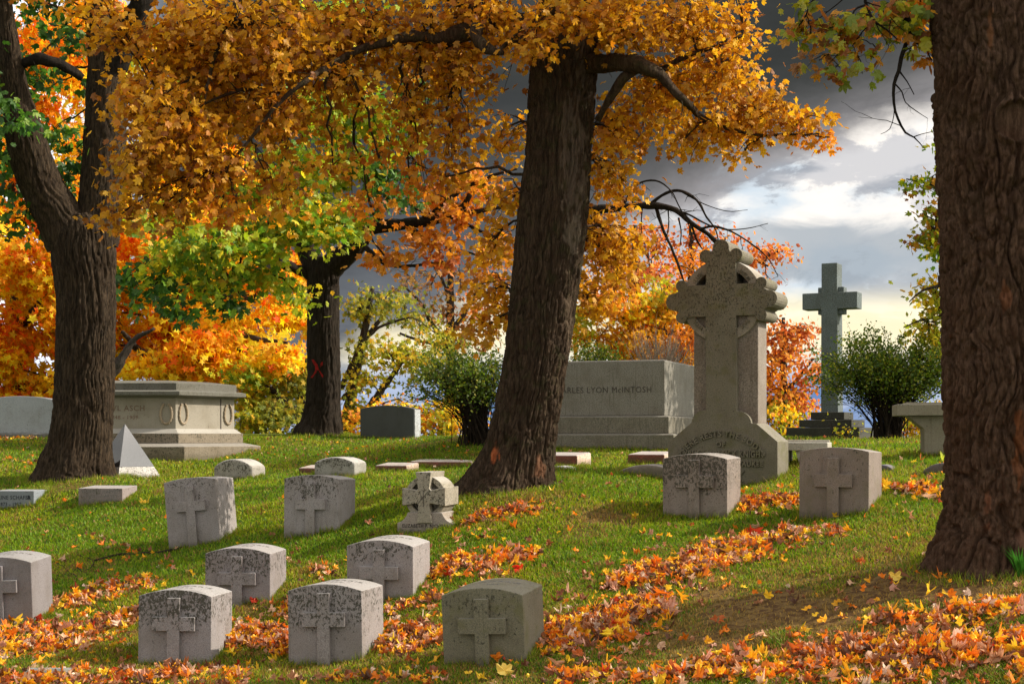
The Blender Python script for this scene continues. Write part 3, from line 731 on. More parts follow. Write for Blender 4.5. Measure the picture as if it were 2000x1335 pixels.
put_text('JUNE 8 1891.', .068, lambda x,y,z: (x+.06, -.014-z, .07+y), M_CE, r_, .015, .003, 'raised_lettering', squeeze=.95)
RT = 67*kC
for ang, s in ((-45,'LUX'), (45,'JESUS'), (135,'PAX'), (225,'VITA')):
    ca = math.radians(ang)
    put_text(s, .062, lambda x,y,z: (rg[0]+(RT-.02+y)*math.sin(x/RT+ca), .033-z, rg[1]+(RT-.02+y)*math.cos(x/RT+ca)), M_CE, r_, .006, .002, 'ring_lettering')

# ------------------------------------------------------------------ McIntosh monument
def off_poly(poly, d):
    n = len(poly); out = []
    for i in range(n):
        p0 = Vector(poly[i-1]); p1 = Vector(poly[i]); p2 = Vector(poly[(i+1) % n])
        e1 = (p1-p0).normalized(); e2 = (p2-p1).normalized()
        n1 = Vector((e1.y,-e1.x)); n2 = Vector((e2.y,-e2.x))
        b = (n1+n2); b = b/ (1+n1.dot(n2)); out.append(p1+b*d)
    return out
def layers(name, poly, prof, mat, parent, **k):
    return loft(name, [[(p.x,p.y,z) for p in off_poly(poly, o)] for o, z in prof], mat, parent, **k)
th = math.radians(19); xc = 298*.008-1.04*math.cos(th); yc = 24+1.04*math.sin(th)
r_ = empty('block_monument', (xc, yc, -.24), -th); tag(r_, 'large plain grey block monument on stepped courses, right of the leaning trunk', 'monument')
M_MC = gs('mcintosh_granite', (.19,.178,.155), 90, amount=.12, top=(.5,2.5), speck=.3, fine=80, streak=.8)
M_MC2 = gs('mcintosh_course', (.165,.15,.12), 92, amount=.2, top=(.0,.6), speck=.3, fine=80, streak=.5)
pl = [(-1.04,0),(1.04,0),(1.04,2.3),(-1.04,2.3)]
layers('base_course', pl, [(.19,-.3),(.19,.25),(.13,.268)], M_MC2, r_, bevel=.01)
layers('middle_course', pl, [(.085,.27),(.085,.53),(.03,.55)], M_MC2, r_, bevel=.008)
layers('main_block', pl, [(0,.552),(0,1.41),(-.02,1.425)], M_MC, r_, bevel=.01)
put_text('CHARLES LYON McINTOSH', .135, lambda x,y,z: (x, -.002-z, .915+y), M_TXT, r_, .0015, .0, 'inscription', squeeze=.92)

# ------------------------------------------------------------------ Asch monument
r_ = empty('panelled_monument', P(343,893,26.2), 0); r_.scale = (26.2/23,)*3; tag(r_, 'wide pale stone monument with a dark cornice and carved wreaths, right of the left trunk', 'monument')
M_AS = gs('asch_limestone', (.29,.262,.215), 100, amount=.08, top=(.3,1.4), speck=.06, fine=200, streak=.15)
M_ASC = gs('asch_cornice', (.13,.125,.105), 102, amount=.5, top=(.3,1.3), speck=.2, streak=.5)
M_ASB = gs('asch_base', (.21,.175,.13), 104, amount=.8, top=(-.4,.5), speck=.2, streak=.4)
hp = [(-1.25,0),(0,0),(.67,1.15),(0,2.3),(-1.25,2.3),(-1.75,1.15)]
layers('plinth', hp, [(.36,-.4),(.36,.165),(.13,.212)], M_ASB, r_, bevel=.008)
layers('base_course', hp, [(.12,.213),(.12,.36)], M_ASB, r_, bevel=.006)
layers('body', hp, [(.10,.361),(.02,.425),(0,.43),(0,.895)], M_AS, r_, bevel=.003)
layers('cornice', hp, [(.03,.896),(.05,.915),(.16,.93),(.16,.985),(.10,1.0),(.03,1.01),(.03,1.115),(-.35,1.165)], M_ASC, r_, bevel=.004, angle=20)
put_text('PAVL ASCH', .115, lambda x,y,z: (-.78+x, -.002-z, .70+y), plain_mat('asch_letter', (.16,.11,.08), .9), r_, .0012, .0012, 'inscription')
put_text('1848 - 1909', .08, lambda x,y,z: (-.78+x, -.002-z, .575+y), plain_mat('asch_letter_small', (.18,.12,.09), .9), r_, .0012, .001, 'inscription')
M_WR = gs('asch_wreath', (.34,.27,.19), 106, amount=.1, speck=.1)
def wreath(o, d, s=1.0):
    """carved oval wreath, open at the top; o = (x,y) on the wall, d = unit direction of the wall"""
    n = 46; pts = []; rr = []
    for i in range(n):
        t = math.radians(115)+math.radians(310)*i/(n-1)
        a = .085*math.cos(t)*(1.0-.12*math.sin(t)); b = .155*math.sin(t)
        a *= s; 
        pts.append((o[0]+d[0]*a+d[1]*.012, o[1]+d[1]*a-d[0]*.012, .665+b))
        rr.append(.0125+.006*abs(math.sin(i*1.15)))
    v, lo, st = tube_geo(np.array(pts), np.array(rr), 8)
    V = [v]; LO = list(lo); ST = list(st); off = len(v)
    ob = link('wreath', np_mesh('wreath', v, lo, st, smooth=True), M_WR, r_)
    bm = bmesh.new(); bm.from_mesh(ob.data)
    for i in range(2, n-2, 3):
        q = Vector(pts[i]); c = Vector((o[0], o[1], .665)); dr = (c-q).normalized()
        for s_ in (-1, 1):
            m = Matrix.Translation(q+dr*.017*s_)@Matrix.Diagonal((.011,.011,.008,1))
            bmesh.ops.create_icosphere(bm, subdivisions=1, radius=1.0, matrix=m)
    bm.to_mesh(ob.data); bm.free()
ob_d = Vector((.67,1.15)).normalized()
wreath((-.14, 0), (1,0))
wreath((.67*.12, 1.15*.12), ob_d, 1.0)
wreath((.67*.885, 1.15*.885), ob_d, 1.0)
jx, jy = .67*.76, 1.15*.76
nd = Vector((ob_d.y, -ob_d.x))
bm = bmesh.new()
def jbox(z0, z1, o0, o1):
    vs = []
    for z in (z0, z1):
        for (s, o) in ((-.012,o0),(.012,o0),(.012,o1),(-.012,o1)):
            vs.append(bm.verts.new((jx+ob_d.x*s+nd.x*o, jy+ob_d.y*s+nd.y*o, z)))
    for f in ((0,1,2,3),(7,6,5,4),(0,4,5,1),(1,5,6,2),(2,6,7,3),(3,7,4,0)): bm.faces.new([vs[i] for i in f])
jbox(.43,.895,-.02,.003)
bm_finish(bm, 'open_joint', M_TXT, r_, bevel=0)

# ------------------------------------------------------------------ dark granite headstone
kd = 30/F
r_ = empty('dark_headstone', P(756,858,30), -.16); tag(r_, 'dark charcoal headstone on the ridge between the straight maple and the shrub', 'gravestone')
fnd = arch_fn(1.08, .60, .67)
prism('headstone', [(-.54,-.2),(.54,-.2)]+[(x, fnd(x)) for x in np.linspace(.54,-.54,17)], 0, .55, gs('charcoal_granite', (.055,.06,.062), 110, amount=.1, speck=.15, rough=.5), r_, bevel=.012)
prism('base_slab', box_out(-.62,.68,-.3,.02), -.08, .62, gs('charcoal_base', (.22,.23,.24), 111, amount=.1), r_, bevel=.01)
# rough light end face
prism('rock_faced_end', [(.5415,.03),(.556,.03),(.550,.585),(.5415,.59)], .03, .52, gs('light_end', (.34,.36,.38), 112, amount=.1, fine=50, speck=.4), r_, bevel=.004)

# ------------------------------------------------------------------ tall plain cross
r_ = empty('plain_cross_monument', P(1620,855,30), -(math.radians(15)+math.atan(620/F))); tag(r_, 'tall plain grey green granite cross on three steps behind the right-hand bush', 'monument')
M_PC = gs('grey_green_granite', (.115,.140,.145), 120, amount=.25, top=(.5,3.5), speck=.35, fine=60, streak=.35)
M_PCS = gs('dark_step_granite', (.045,.045,.036), 122, amount=.3, speck=.25, fine=60)
def q(px, py): return ((px-1620)*.01/.966, (855-py)*.01)
zc0 = (q(0,603.5)[1], q(0,572.5)[1])
oc = [q(1604,806), q(1636,806), q(1634.5,604), q(1672.5,602), q(1672.5,570), q(1634.5,570), q(1634,513), q(1604.5,513), (q(1604.5,0)[0], q(0,571.5)[1]), (q(1567.5,0)[0], q(0,571.5)[1]), (q(1567.5,0)[0], q(0,603)[1]), (q(1604.5,0)[0], q(0,603)[1])]
# arms level, shaft slightly tapered
oc = [q(1603.5,806), q(1636.5,806), q(1635,603), q(1672.5,603), q(1672.5,571), q(1634.5,571), q(1634.5,513.5), q(1604.5,513.5), q(1604.5,571), q(1567.5,571), q(1567.5,603), q(1604,603)]
prism('cross', oc, 0, .38, M_PC, r_, bevel=.012, angle=60)
prism('crossing_block', [q(1596,613), q(1645.5,613), q(1645.5,560), q(1596,560)], .07, .31, M_PC, r_, bevel=.01)
for (x0, x1, y0, y1, d) in ((1588,1652,819,804.5,.18),(1570,1670,834,819.5,.34),(1550,1688,862,834.5,.50)):
    a0 = q(x0, y0); a1 = q(x1, y1)
    prism('step', box_out(a0[0], a1[0], a0[1], a1[1]), -d+.02, .38+d, M_PCS, r_, bevel=.012)

# ------------------------------------------------------------------ stone table and bench
r_ = empty('stone_table', P(1850,894,18), -.17); tag(r_, 'stone table with a thick slab on a flared pedestal beside the massive right-hand trunk', 'table')
M_TB = gs('table_stone', (.215,.195,.145), 130, amount=.15, top=(.2,.9), speck=.12, streak=.35)
kt = .006
prism('pedestal', [(-.25,-.2),(.25,-.2),(.25,.34),(.44,.495),(-.44,.495),(-.25,.34)], .12, .62, M_TB, r_, bevel=.008)
prism('table_slab', box_out(-.575,.575,.497,.632), 0, .75, M_TB, r_, bevel=.008)
prism('upper_slab', box_out(-.46,.46,.633,.655), .1, .66, M_TB, r_, bevel=.005)
r_ = empty('stone_bench', P(1572,906,18.5), -.30); tag(r_, 'low stone bench with a thin rail along its back, right of the tall Celtic monument', 'bench')
M_BN = gs('bench_stone', (.42,.39,.33), 133, amount=.15, top=(.1,.5), speck=.12, streak=.2)
prism('seat', box_out(-.42,.27,.165,.262), 0, .5, M_BN, r_, bevel=.008)
prism('back_rail', box_out(-.35,.25,.263,.292), .44, .475, M_BN, r_, bevel=.004)
prism('leg', [(-.02,-.2),(.2,-.2),(.06,.164),(-.12,.164)], .05, .45, M_BN, r_, bevel=.006)
prism('leg', [(-.38,-.2),(-.2,-.2),(-.2,.164),(-.38,.164)], .05, .45, M_BN, r_, bevel=.006)

# ------------------------------------------------------------------ ground
PATCH = []   # bare brown patches: world x, y, rx, ry, strength
for (px, py, rpx, ry, s) in [(1540,1180,230,1.1,1.0),(1720,1150,170,.9,1.0),(1880,1150,180,.9,1.0),(1420,1235,190,.7,.8),(1350,1190,90,.5,.6),(1180,1010,75,.55,.9),(1150,1035,60,.4,.6),
        (960,1300,90,.25,.5),(490,1190,40,.3,.7),(1010,972,110,.5,.5),(150,945,80,.6,.6),(1350,1290,220,.4,.5),(640,1110,60,.4,.3),(1700,1240,300,.6,.8),(170,1110,90,.5,.4),(1890,1180,150,.5,.8),(860,862,70,.5,.6),(1040,1330,150,.3,.5),(1620,1090,100,.4,.4)]:
    x, y, z, ok = ground_hit(np.array([px]), np.array([py]))
    PATCH.append((x[0], y[0], rpx/F*y[0], ry, s))
def patch_f(x, y):
    f = np.zeros_like(x); nn = fbm(x*2.6, y*2.6, 31)-.47; n2 = fbm(x*9, y*9, 33)-.47
    for (cx, cy, rx, ry, s) in PATCH:
        d = np.hypot((x-cx)/rx, (y-cy)/ry)+nn*1.6+n2*.8
        f = np.maximum(f, s*(1-sstep(.35, 1.15, d)))
    return f
gx = np.concatenate([-np.geomspace(400, 16.5, 24), np.arange(-16, 16.01, .08), np.geomspace(16.5, 400, 24)])
gy = np.concatenate([np.linspace(-20, 2.5, 12), np.arange(3, 40.01, .08), np.geomspace(41, 900, 40)])
XX, YY = np.meshgrid(gx, gy)
ZZ = hgt(XX, np.maximum(YY, 3.0))-np.maximum(3-YY, 0)*.04
ZZ += np.where(np.abs(XX) > 16, -(np.abs(XX)-16)*.02, 0).clip(-6, 0)
vv = np.stack([XX.ravel(), YY.ravel(), ZZ.ravel()], 1)
nx_, ny_ = len(gx), len(gy)
i = np.arange(ny_-1)[:,None]; j = np.arange(nx_-1)[None,:]
qq = np.stack([i*nx_+j, i*nx_+j+1, (i+1)*nx_+j+1, (i+1)*nx_+j], -1).reshape(-1,4)
pf = patch_f(vv[:,0], vv[:,1])
m, t = new_mat('lawn')
oc_ = t.n('ShaderNodeTexCoord').outputs['Object']
at = t.n('ShaderNodeAttribute', attribute_name='patch', attribute_type='GEOMETRY').outputs['Color']
n1 = t.noise(oc_, 1.1, 5, .6); n2 = t.noise(oc_, 14, 5, .65); n3 = t.noise(oc_, 90, 3, .6)
c = t.mix(t.ramp(n1, .4, .62), (.06,.10,.010), (.13,.15,.012))
c = t.mix(t.m('MULTIPLY', t.ramp(n2, .5, .7), .6), c, (.13,.10,.02))
c = t.mix(t.m('MULTIPLY', t.ramp(n3, .5, .7), .45), c, (.03,.045,.01))
c = t.mix(t.n('ShaderNodeSeparateColor', {0:at}).outputs[0], c, t.mix(t.ramp(n2, .4, .6), (.095,.050,.022), (.20,.125,.045)))
finish(t, c, .95, t.m('ADD', n2, n3), .03, .8, .1)
tag(link('ground', quad_mesh('ground', vv, qq, cols=np.stack([pf]*3, 1), attr='patch', smooth=True), m), kind='structure')

# grass blades
def grass(n, seed):
    rng = np.random.default_rng(seed)
    px = rng.uniform(-350, 2350, n); py = HY+2+(1420-HY-2)*rng.uniform(0, 1, n)**1.05
    x, y, z, ok = ground_hit(px, py)
    # extra depth jitter so rows do not line up
    y2 = y+rng.uniform(-.15, .15, n); x2 = x+rng.uniform(-.03, .03, n)
    y2 = np.where(ok, y2, rng.uniform(20, 36, n)); x2 = np.where(ok, x2, (px-1000)/F*y2); z2 = hgt(x2, y2)
    pf = patch_f(x2, y2)
    keep = rng.uniform(0, 1, n) > pf*.93
    x2, y2, z2, pf = x2[keep], y2[keep], z2[keep], pf[keep]; n = len(x2)
    big = fbm(x2*.9, y2*.9, 41, 3); mid = fbm(x2*5, y2*5, 43, 3)
    h = rng.uniform(.018, .044, n)*(.7+.75*mid)*(1+1.1*sstep(.60,.75,fbm(x2*2.2,y2*2.2,91,3)))*(1-.4*pf)*(1+.012*(y2-12))
    w = .0020+.00021*y2
    a = rng.uniform(0, 2*math.pi, n)
    dx = np.cos(a)*w; dy = np.sin(a)*w
    lean = rng.normal(size=(n,2))*h[:,None]*.55
    v = np.empty((n,5,3))
    v[:,0] = np.stack([x2-dx, y2-dy, z2-.004], 1); v[:,1] = np.stack([x2+dx, y2+dy, z2-.004], 1)
    mx = x2+lean[:,0]*.35; my = y2+lean[:,1]*.35; mz = z2+h*.6
    v[:,2] = np.stack([mx+dx*.75, my+dy*.75, mz], 1); v[:,3] = np.stack([mx-dx*.75, my-dy*.75, mz], 1)
    v[:,4] = np.stack([x2+lean[:,0], y2+lean[:,1], z2+h], 1)
    k = np.arange(n)*5
    tri = np.stack([np.stack([k,k+1,k+2],1), np.stack([k,k+2,k+3],1), np.stack([k+3,k+2,k+4],1)], 1).reshape(-1,3)
    g1 = np.array([.155,.28,.006]); g2 = np.array([.38,.43,.008]); st = np.array([.40,.25,.06]); dk = np.array([.06,.13,.010])
    u = np.clip(sstep(.36, .62, big)*.65+rng.uniform(-.25,.35,n), 0, 1)[:,None]
    c = g1*(1-u)+g2*u
    d = (rng.uniform(0,1,n) < .24+.12*sstep(15,11,y2))[:,None]; c = np.where(d, dk, c)
    s_ = (rng.uniform(0,1,n) < .08+.6*pf+.24*sstep(.48,.62,mid)+.20*sstep(.50,.62,big)+.24*sstep(15.5,11,y2))[:,None]; c = np.where(s_, st*rng.uniform(.5,1.1,(n,1)), c)
    c = c*rng.uniform(.75, 1.25, (n,1))
    return v.reshape(-1,3), tri, np.repeat(c, 5, axis=0)
v, tr, cc = grass(620000, 11)
tag(link('grass', tri_mesh('grass', v, tr, cols=cc), M_GRASS), kind='stuff')

def edge_grass():
    rng = np.random.default_rng(77); X = []; Y = []
    for o in list(bpy.data.objects):
        if o.parent is None and o.get('category') in ('gravestone','monument','table','bench'):
            lo = [9,9]; hi = [-9,-9]
            for ch in o.children:
                if ch.type == 'MESH' and ch.name.split('.')[0] in ('headstone','base','cross','plinth','base_course','rough_base','rough_foot','slab','leg','pedestal'):
                    for c in ch.bound_box:
                        lo = [min(lo[0],c[0]), min(lo[1],c[1])]; hi = [max(hi[0],c[0]), max(hi[1],c[1])]
            if lo[0] > hi[0]: continue
            W_ = hi[0]-lo[0]; T_ = hi[1]-lo[1]; n = int(900*(W_+T_))
            a = rng.uniform(0, 2*(W_+T_), n); off = -rng.exponential(.022, n)
            x = np.where(a < W_, lo[0]+a, np.where(a < W_+T_, hi[0]-off, np.where(a < 2*W_+T_, hi[0]-(a-W_-T_), lo[0]+off)))
            y = np.where(a < W_, lo[1]+off, np.where(a < W_+T_, lo[1]+(a-W_), np.where(a < 2*W_+T_, hi[1]-off, hi[1]-(a-2*W_-T_))))
            r = o.rotation_euler.z; X.append(o.location.x+x*math.cos(r)-y*math.sin(r)); Y.append(o.location.y+x*math.sin(r)+y*math.cos(r))
    for (px, D, R) in ((150,22.5,.70),(1001,16.8,.72),(625,31,.55),(1964,11.5,.68)):
        n = 1600; a = rng.uniform(0, 2*math.pi, n); rr = R*(1+rng.uniform(-.12,.22,n))
        X.append((px-1000)/F*D+rr*np.cos(a)); Y.append(D+rr*np.sin(a))
    x = np.concatenate(X); y = np.concatenate(Y); z = hgt(x, y); n = len(x)
    h = rng.uniform(.03, .085, n)*(.6+.8*vn(x*6, y*6, 3)); w = .0022+.00015*y; a = rng.uniform(0, 6.28, n)
    dx = np.cos(a)*w; dy = np.sin(a)*w; ln = rng.normal(size=(n,2))*h[:,None]*.45
    v = np.empty((n,3,3)); v[:,0] = np.stack([x-dx,y-dy,z-.01],1); v[:,1] = np.stack([x+dx,y+dy,z-.01],1); v[:,2] = np.stack([x+ln[:,0],y+ln[:,1],z+h],1)
    u = rng.uniform(0,1,(n,1)); c = np.array([.10,.20,.006])*(1-u)+np.array([.32,.36,.012])*u
    c = np.where(rng.uniform(0,1,(n,1)) < .2, np.array([.38,.28,.07]), c)*rng.uniform(.7,1.2,(n,1))
    return v.reshape(-1,3), np.arange(3*n).reshape(-1,3), np.repeat(c, 3, axis=0)
v, tr, cc = edge_grass()
tag(link('untrimmed_grass', tri_mesh('untrimmed_grass', v, tr, cols=cc), M_GRASS), kind='stuff')

# ------------------------------------------------------------------ fallen leaves
def litter_strip(pts, n, rng, seed, size=(.065,.115), mound=.05):
    """pts: (px, py, half height px); leaves heaped along the raked line"""
    P_ = np.array(pts, float); seg = np.linalg.norm(np.diff(P_[:,:2], axis=0), axis=1); w = seg*(P_[:-1,2]+P_[1:,2])
    k = rng.choice(len(seg), n, p=w/w.sum()); t_ = rng.uniform(0, 1, n)
    c = P_[k]*(1-t_)[:,None]+P_[k+1]*t_[:,None]
    o = np.where(rng.uniform(0,1,n) < .22, rng.normal(size=n)*1.25, rng.uniform(-1, 1, n))
    px = c[:,0]+rng.normal(size=n)*6; py = c[:,1]+o*c[:,2]
    edge = fbm(px*.02, py*.045, seed)*2-1
    keep = (np.abs(o) < .74+edge*1.0+rng.uniform(0,.3,n)) | ((np.abs(o) > 1.0) & (rng.uniform(0,1,n) < .75))
    px, py, o = px[keep], py[keep], o[keep]
    x, y, z, ok = ground_hit(px, py)
    y = y+rng.uniform(-.05,.05,len(y)); z = hgt(x, y)
    up = mound*.5*np.clip(1-o*o, 0, 1)*rng.uniform(.0,1.25,len(x))+.012+(fbm(x*7, y*7, seed+4)-.4)*.05*mound/.05
    return np.stack([x, y, z+np.maximum(up, .008)], 1)
rng = np.random.default_rng(21)
S = []
strips = [
 ([(90,1196,8),(130,1182,18),(190,1168,26),(262,1150,16),(310,1141,6)], 560, .05),
 ([(-60,1268,32),(60,1254,34),(160,1238,30),(250,1214,20),(290,1206,10)], 1250, .07),
 ([(-60,1338,16),(120,1334,18),(260,1328,20),(400,1326,24),(480,1334,18)], 1250, .06),
 ([(445,1256,20),(500,1252,34),(565,1248,28)], 650, .07),
 ([(740,1258,24),(800,1250,30),(870,1246,20)], 700, .06),
 ([(755,1196,10),(810,1180,10),(865,1168,9)], 170, .03),
 ([(835,1122,26),(905,1106,30),(985,1096,22),(1050,1084,9)], 950, .06),
 ([(905,1026,9),(960,1010,14),(1020,1000,10),(1060,994,5)], 330, .045),
 ([(1065,1262,36),(1140,1236,40),(1230,1205,40),(1310,1178,26)], 1600, .07),
 ([(1190,1150,20),(1260,1130,32),(1340,1110,28),(1430,1095,18),(1490,1092,9)], 1150, .06),
 ([(1330,1092,6),(1430,1068,16),(1530,1052,17),(1620,1042,12),(1650,1046,6)], 800, .05),
 ([(1447,990,10),(1510,982,14),(1562,978,12)], 420, .045),
 ([(1705,952,8),(1780,960,11),(1860,966,9)], 380, .04),
 ([(1340,1308,11),(1480,1298,18),(1640,1286,26),(1820,1280,30),(2060,1268,38)], 1600, .05),
 ([(1080,1325,20),(1300,1322,18),(1560,1330,18),(1800,1330,14)], 650, .03),
 ([(1690,1216,8),(1820,1208,12),(2010,1190,20)], 330, .03),
 ([(-40,856,6),(40,855,6),(75,856,4)], 260, .03),
 ([(415,887,3),(460,882,3),(505,880,2)], 120, .02),
 ([(0,898,6),(60,905,5),(110,915,4)], 60, .02),
 ([(545,1200,9),(590,1185,9)], 130, .03),
 ([(600,1112,7),(650,1118,6)], 50, .02),
 ([(560,1334,10),(700,1326,9),(860,1334,8)], 190, .03),
 ([(1820,930,4),(1860,918,4)], 40, .02),
 ([(150,1040,3),(330,1106,12)], 60, .02),
]
for (pp, n, md) in list(strips):               # the thin leaves that stray round every raked line
    strips.append(([(a, b+2, h*2.0) for a, b, h in pp], int(n*.10), .0))
for k, (pp, n, md) in enumerate(strips):
    S.append(litter_strip(pp, int(n*.9), rng, 200+k, mound=md))
n = 3800
px = rng.uniform(-200, 2200, n); py = HY+4+(1400-HY)*rng.uniform(0,1,n)**1.2
keep = (rng.uniform(0,1,n) < .35+.65*sstep(900, 1900, px)*sstep(1120, 1300, py)) & (fbm(px*.012, py*.03, 9) > .36+.18*rng.uniform(-1,1,n))
x, y, z, ok = ground_hit(px[keep], py[keep])
sc = np.stack([x, y, z+.02+rng.uniform(0,.015,len(x))], 1)[ok]
n = 170
px = rng.uniform(400, 1000, n); py = rng.uniform(855, 905, n); x, y, z, ok = ground_hit(px, py)
S.append(sc); S.append(np.stack([x,y,z+.03],1)[ok])
pos = np.vstack(S); N = len(pos)
tip = rand_unit(N, rng)*np.array([1,1,.8])
nrm = rand_unit(N, rng)*.95+np.array([0,-.15,1.0])
cols = pal('litter', N, rng)
v, tr, cc = leaves_geo(pos, tip, nrm, rng.uniform(.032, .090, N)*(1-.25*(pos[:,1] > 18)), cols, 'litter', rng)
v[:,2] = np.maximum(v[:,2], hgt(v[:,0], v[:,1])+.004)
tag(link('fallen_leaves', tri_mesh('fallen_leaves', v, tr, cols=cc), M_LITTER), kind='stuff')

# single leaves one can pick out
M_ONE = M_LITTER
def one_leaf(px, py, size, col, label, up=.45, lift=.03, rot=0.0, kind='litter'):
    x, y, z, ok = ground_hit(np.array([px]), np.array([py])); p = np.array([x[0], y[0], z[0]+lift])
    r = np.random.default_rng(int(px*7+py))
    V, T = TPL[kind]; a = V[r.integers(0, len(V))]*size
    a = a-a.mean(0)
    Rm = np.array(Matrix.Rotation(rot, 3, 'Z')@Matrix.Rotation(up, 3, 'X'))
    a = a@Rm.T
    o = link('fallen_leaf', tri_mesh('fallen_leaf', a, T, cols=np.tile(np.array(col), (len(a),1))), M_ONE); o.location = p
    tag(o, label, 'leaf', 'single fallen leaves')
one_leaf(1012,1120,.11,(.72,.03,.01),'bright red leaf standing behind the olive stained front gravestone', 1.1, .05, .3)
one_leaf(878,1072,.0001+.10,(.86,.5,.05),'yellow leaf lying right of the grave with the pile of orange leaves') if False else None
one_leaf(985,1318,.13,(.90,.62,.12),'pale yellow maple leaf on brown grass below the olive stained front gravestone', .9, .05, .2)
one_leaf(1748,1138,.11,(.90,.62,.10),'yellow leaf on bare soil left of the big right-hand trunk', 1.0, .05, -.2)
one_leaf(283,985,.15,(.92,.60,.06),'yellow maple leaf on the grass right of the mauve block gravestone', .9, .04, .1)

# fallen branch
r_ = empty('fallen_branch', G(250,15.3)); tag(r_, 'thin dark fallen branch forking on the grass left of the leaning tall gravestone', 'branch')
def gpath(pts, r0, r1, lift=.02):
    px = np.array([p[0] for p in pts], float); py = np.array([p[1] for p in pts], float)
    x, y, z, ok = ground_hit(px, py); W = np.stack([x, y, z+lift], 1)
    p, r = catmull(W, np.linspace(r0, r1, len(pts)), .04)
    s = np.arange(len(p)); p = p+np.stack([vn(s*.3,s*0,5)-.5, vn(s*.3,s*0,6)-.5, vn(s*.3,s*0,7)-.5],1)*.02
    return p, r
M_TW = bark_mat('fallen_branch_bark', (.03,.02,.014), (.09,.07,.05))
for nm, pts, r0, r1 in (('stem', [(364,1068),(330,1078),(285,1084),(240,1087),(205,1094),(183,1100)], .018, .010), ('twig', [(183,1100),(168,1093),(150,1084)], .008, .003), ('twig', [(183,1100),(178,1110),(168,1119)], .008, .004), ('twig', [(160,1118),(150,1110),(141,1106)], .007,.003), ('twig', [(152,1130),(135,1118),(118,1106),(104,1101)], .006,.002)):
    p, r = gpath(pts, r0, r1)
    v, lo, st = tube_geo(p, r, 8)
    link(nm, np_mesh(nm, v-np.array(r_.location), lo, st, cols=np.zeros((len(v),4)), attr='tint', smooth=True), M_TW, r_)

def tuft(px, py, D, h, n, col, label, name='grass_tuft', seed=1, spread=.1, w=.006):
    rng = np.random.default_rng(seed); o = G(px, D) if py is None else P(px, py, D)
    a = rng.uniform(0, 6.28, n); b = rng.uniform(0, 1, n)**.7
    L = h*rng.uniform(.5, 1.1, n); th = rng.uniform(.1, .9, n)
    V = []; T = []
    for k in range(n):
        d = np.array([math.cos(a[k]), math.sin(a[k]), 0]); s_ = np.array([-d[1], d[0], 0])*w
        p0 = d*b[k]*spread*.4; p1 = p0+d*L[k]*th[k]*.4+np.array([0,0,L[k]*.6]); p2 = p0+d*L[k]*th[k]+np.array([0,0,L[k]])
        V += [p0-s_, p0+s_, p1+s_*.8, p1-s_*.8, p2]; i0 = 5*k
        T += [(i0,i0+1,i0+2),(i0,i0+2,i0+3),(i0+3,i0+2,i0+4)]
    ob = link(name, tri_mesh(name, np.array(V), np.array(T), cols=np.array([np.array(col)*rng.uniform(.7,1.3) for _ in range(n) for _ in range(5)])), M_GRASS)
    ob.location = o; tag(ob, label, 'plant'); return ob
tuft(1995,None,10.9,.22,90,(.05,.2,.02),'tuft of long bright green grass at the right foot of the big right-hand trunk', seed=3)
tuft(1846,900,16.6,.11,12,(.45,.5,.04),'small yellow green seedling beside the stone table, left of the big right-hand trunk', name='seedling', seed=5, w=.016)

# ------------------------------------------------------------------ trees
B_L = bark_mat('limb_bark', (.014,.011,.009), (.040,.030,.023))  # darker copy of the bark, limb shade put into the colour
B_A = bark_mat('bark_left', (.022,.016,.011), (.098,.067,.042))
B_B = bark_mat('bark_back', (.018,.014,.010), (.050,.037,.027))
B_C = bark_mat('bark_centre', (.033,.022,.014), (.112,.074,.048), moss=.3)
B_D = bark_mat('bark_right', (.066,.036,.022), (.17,.098,.064), moss=.1)
B_F = bark_mat('bark_far', (.035,.028,.024), (.09,.075,.062))

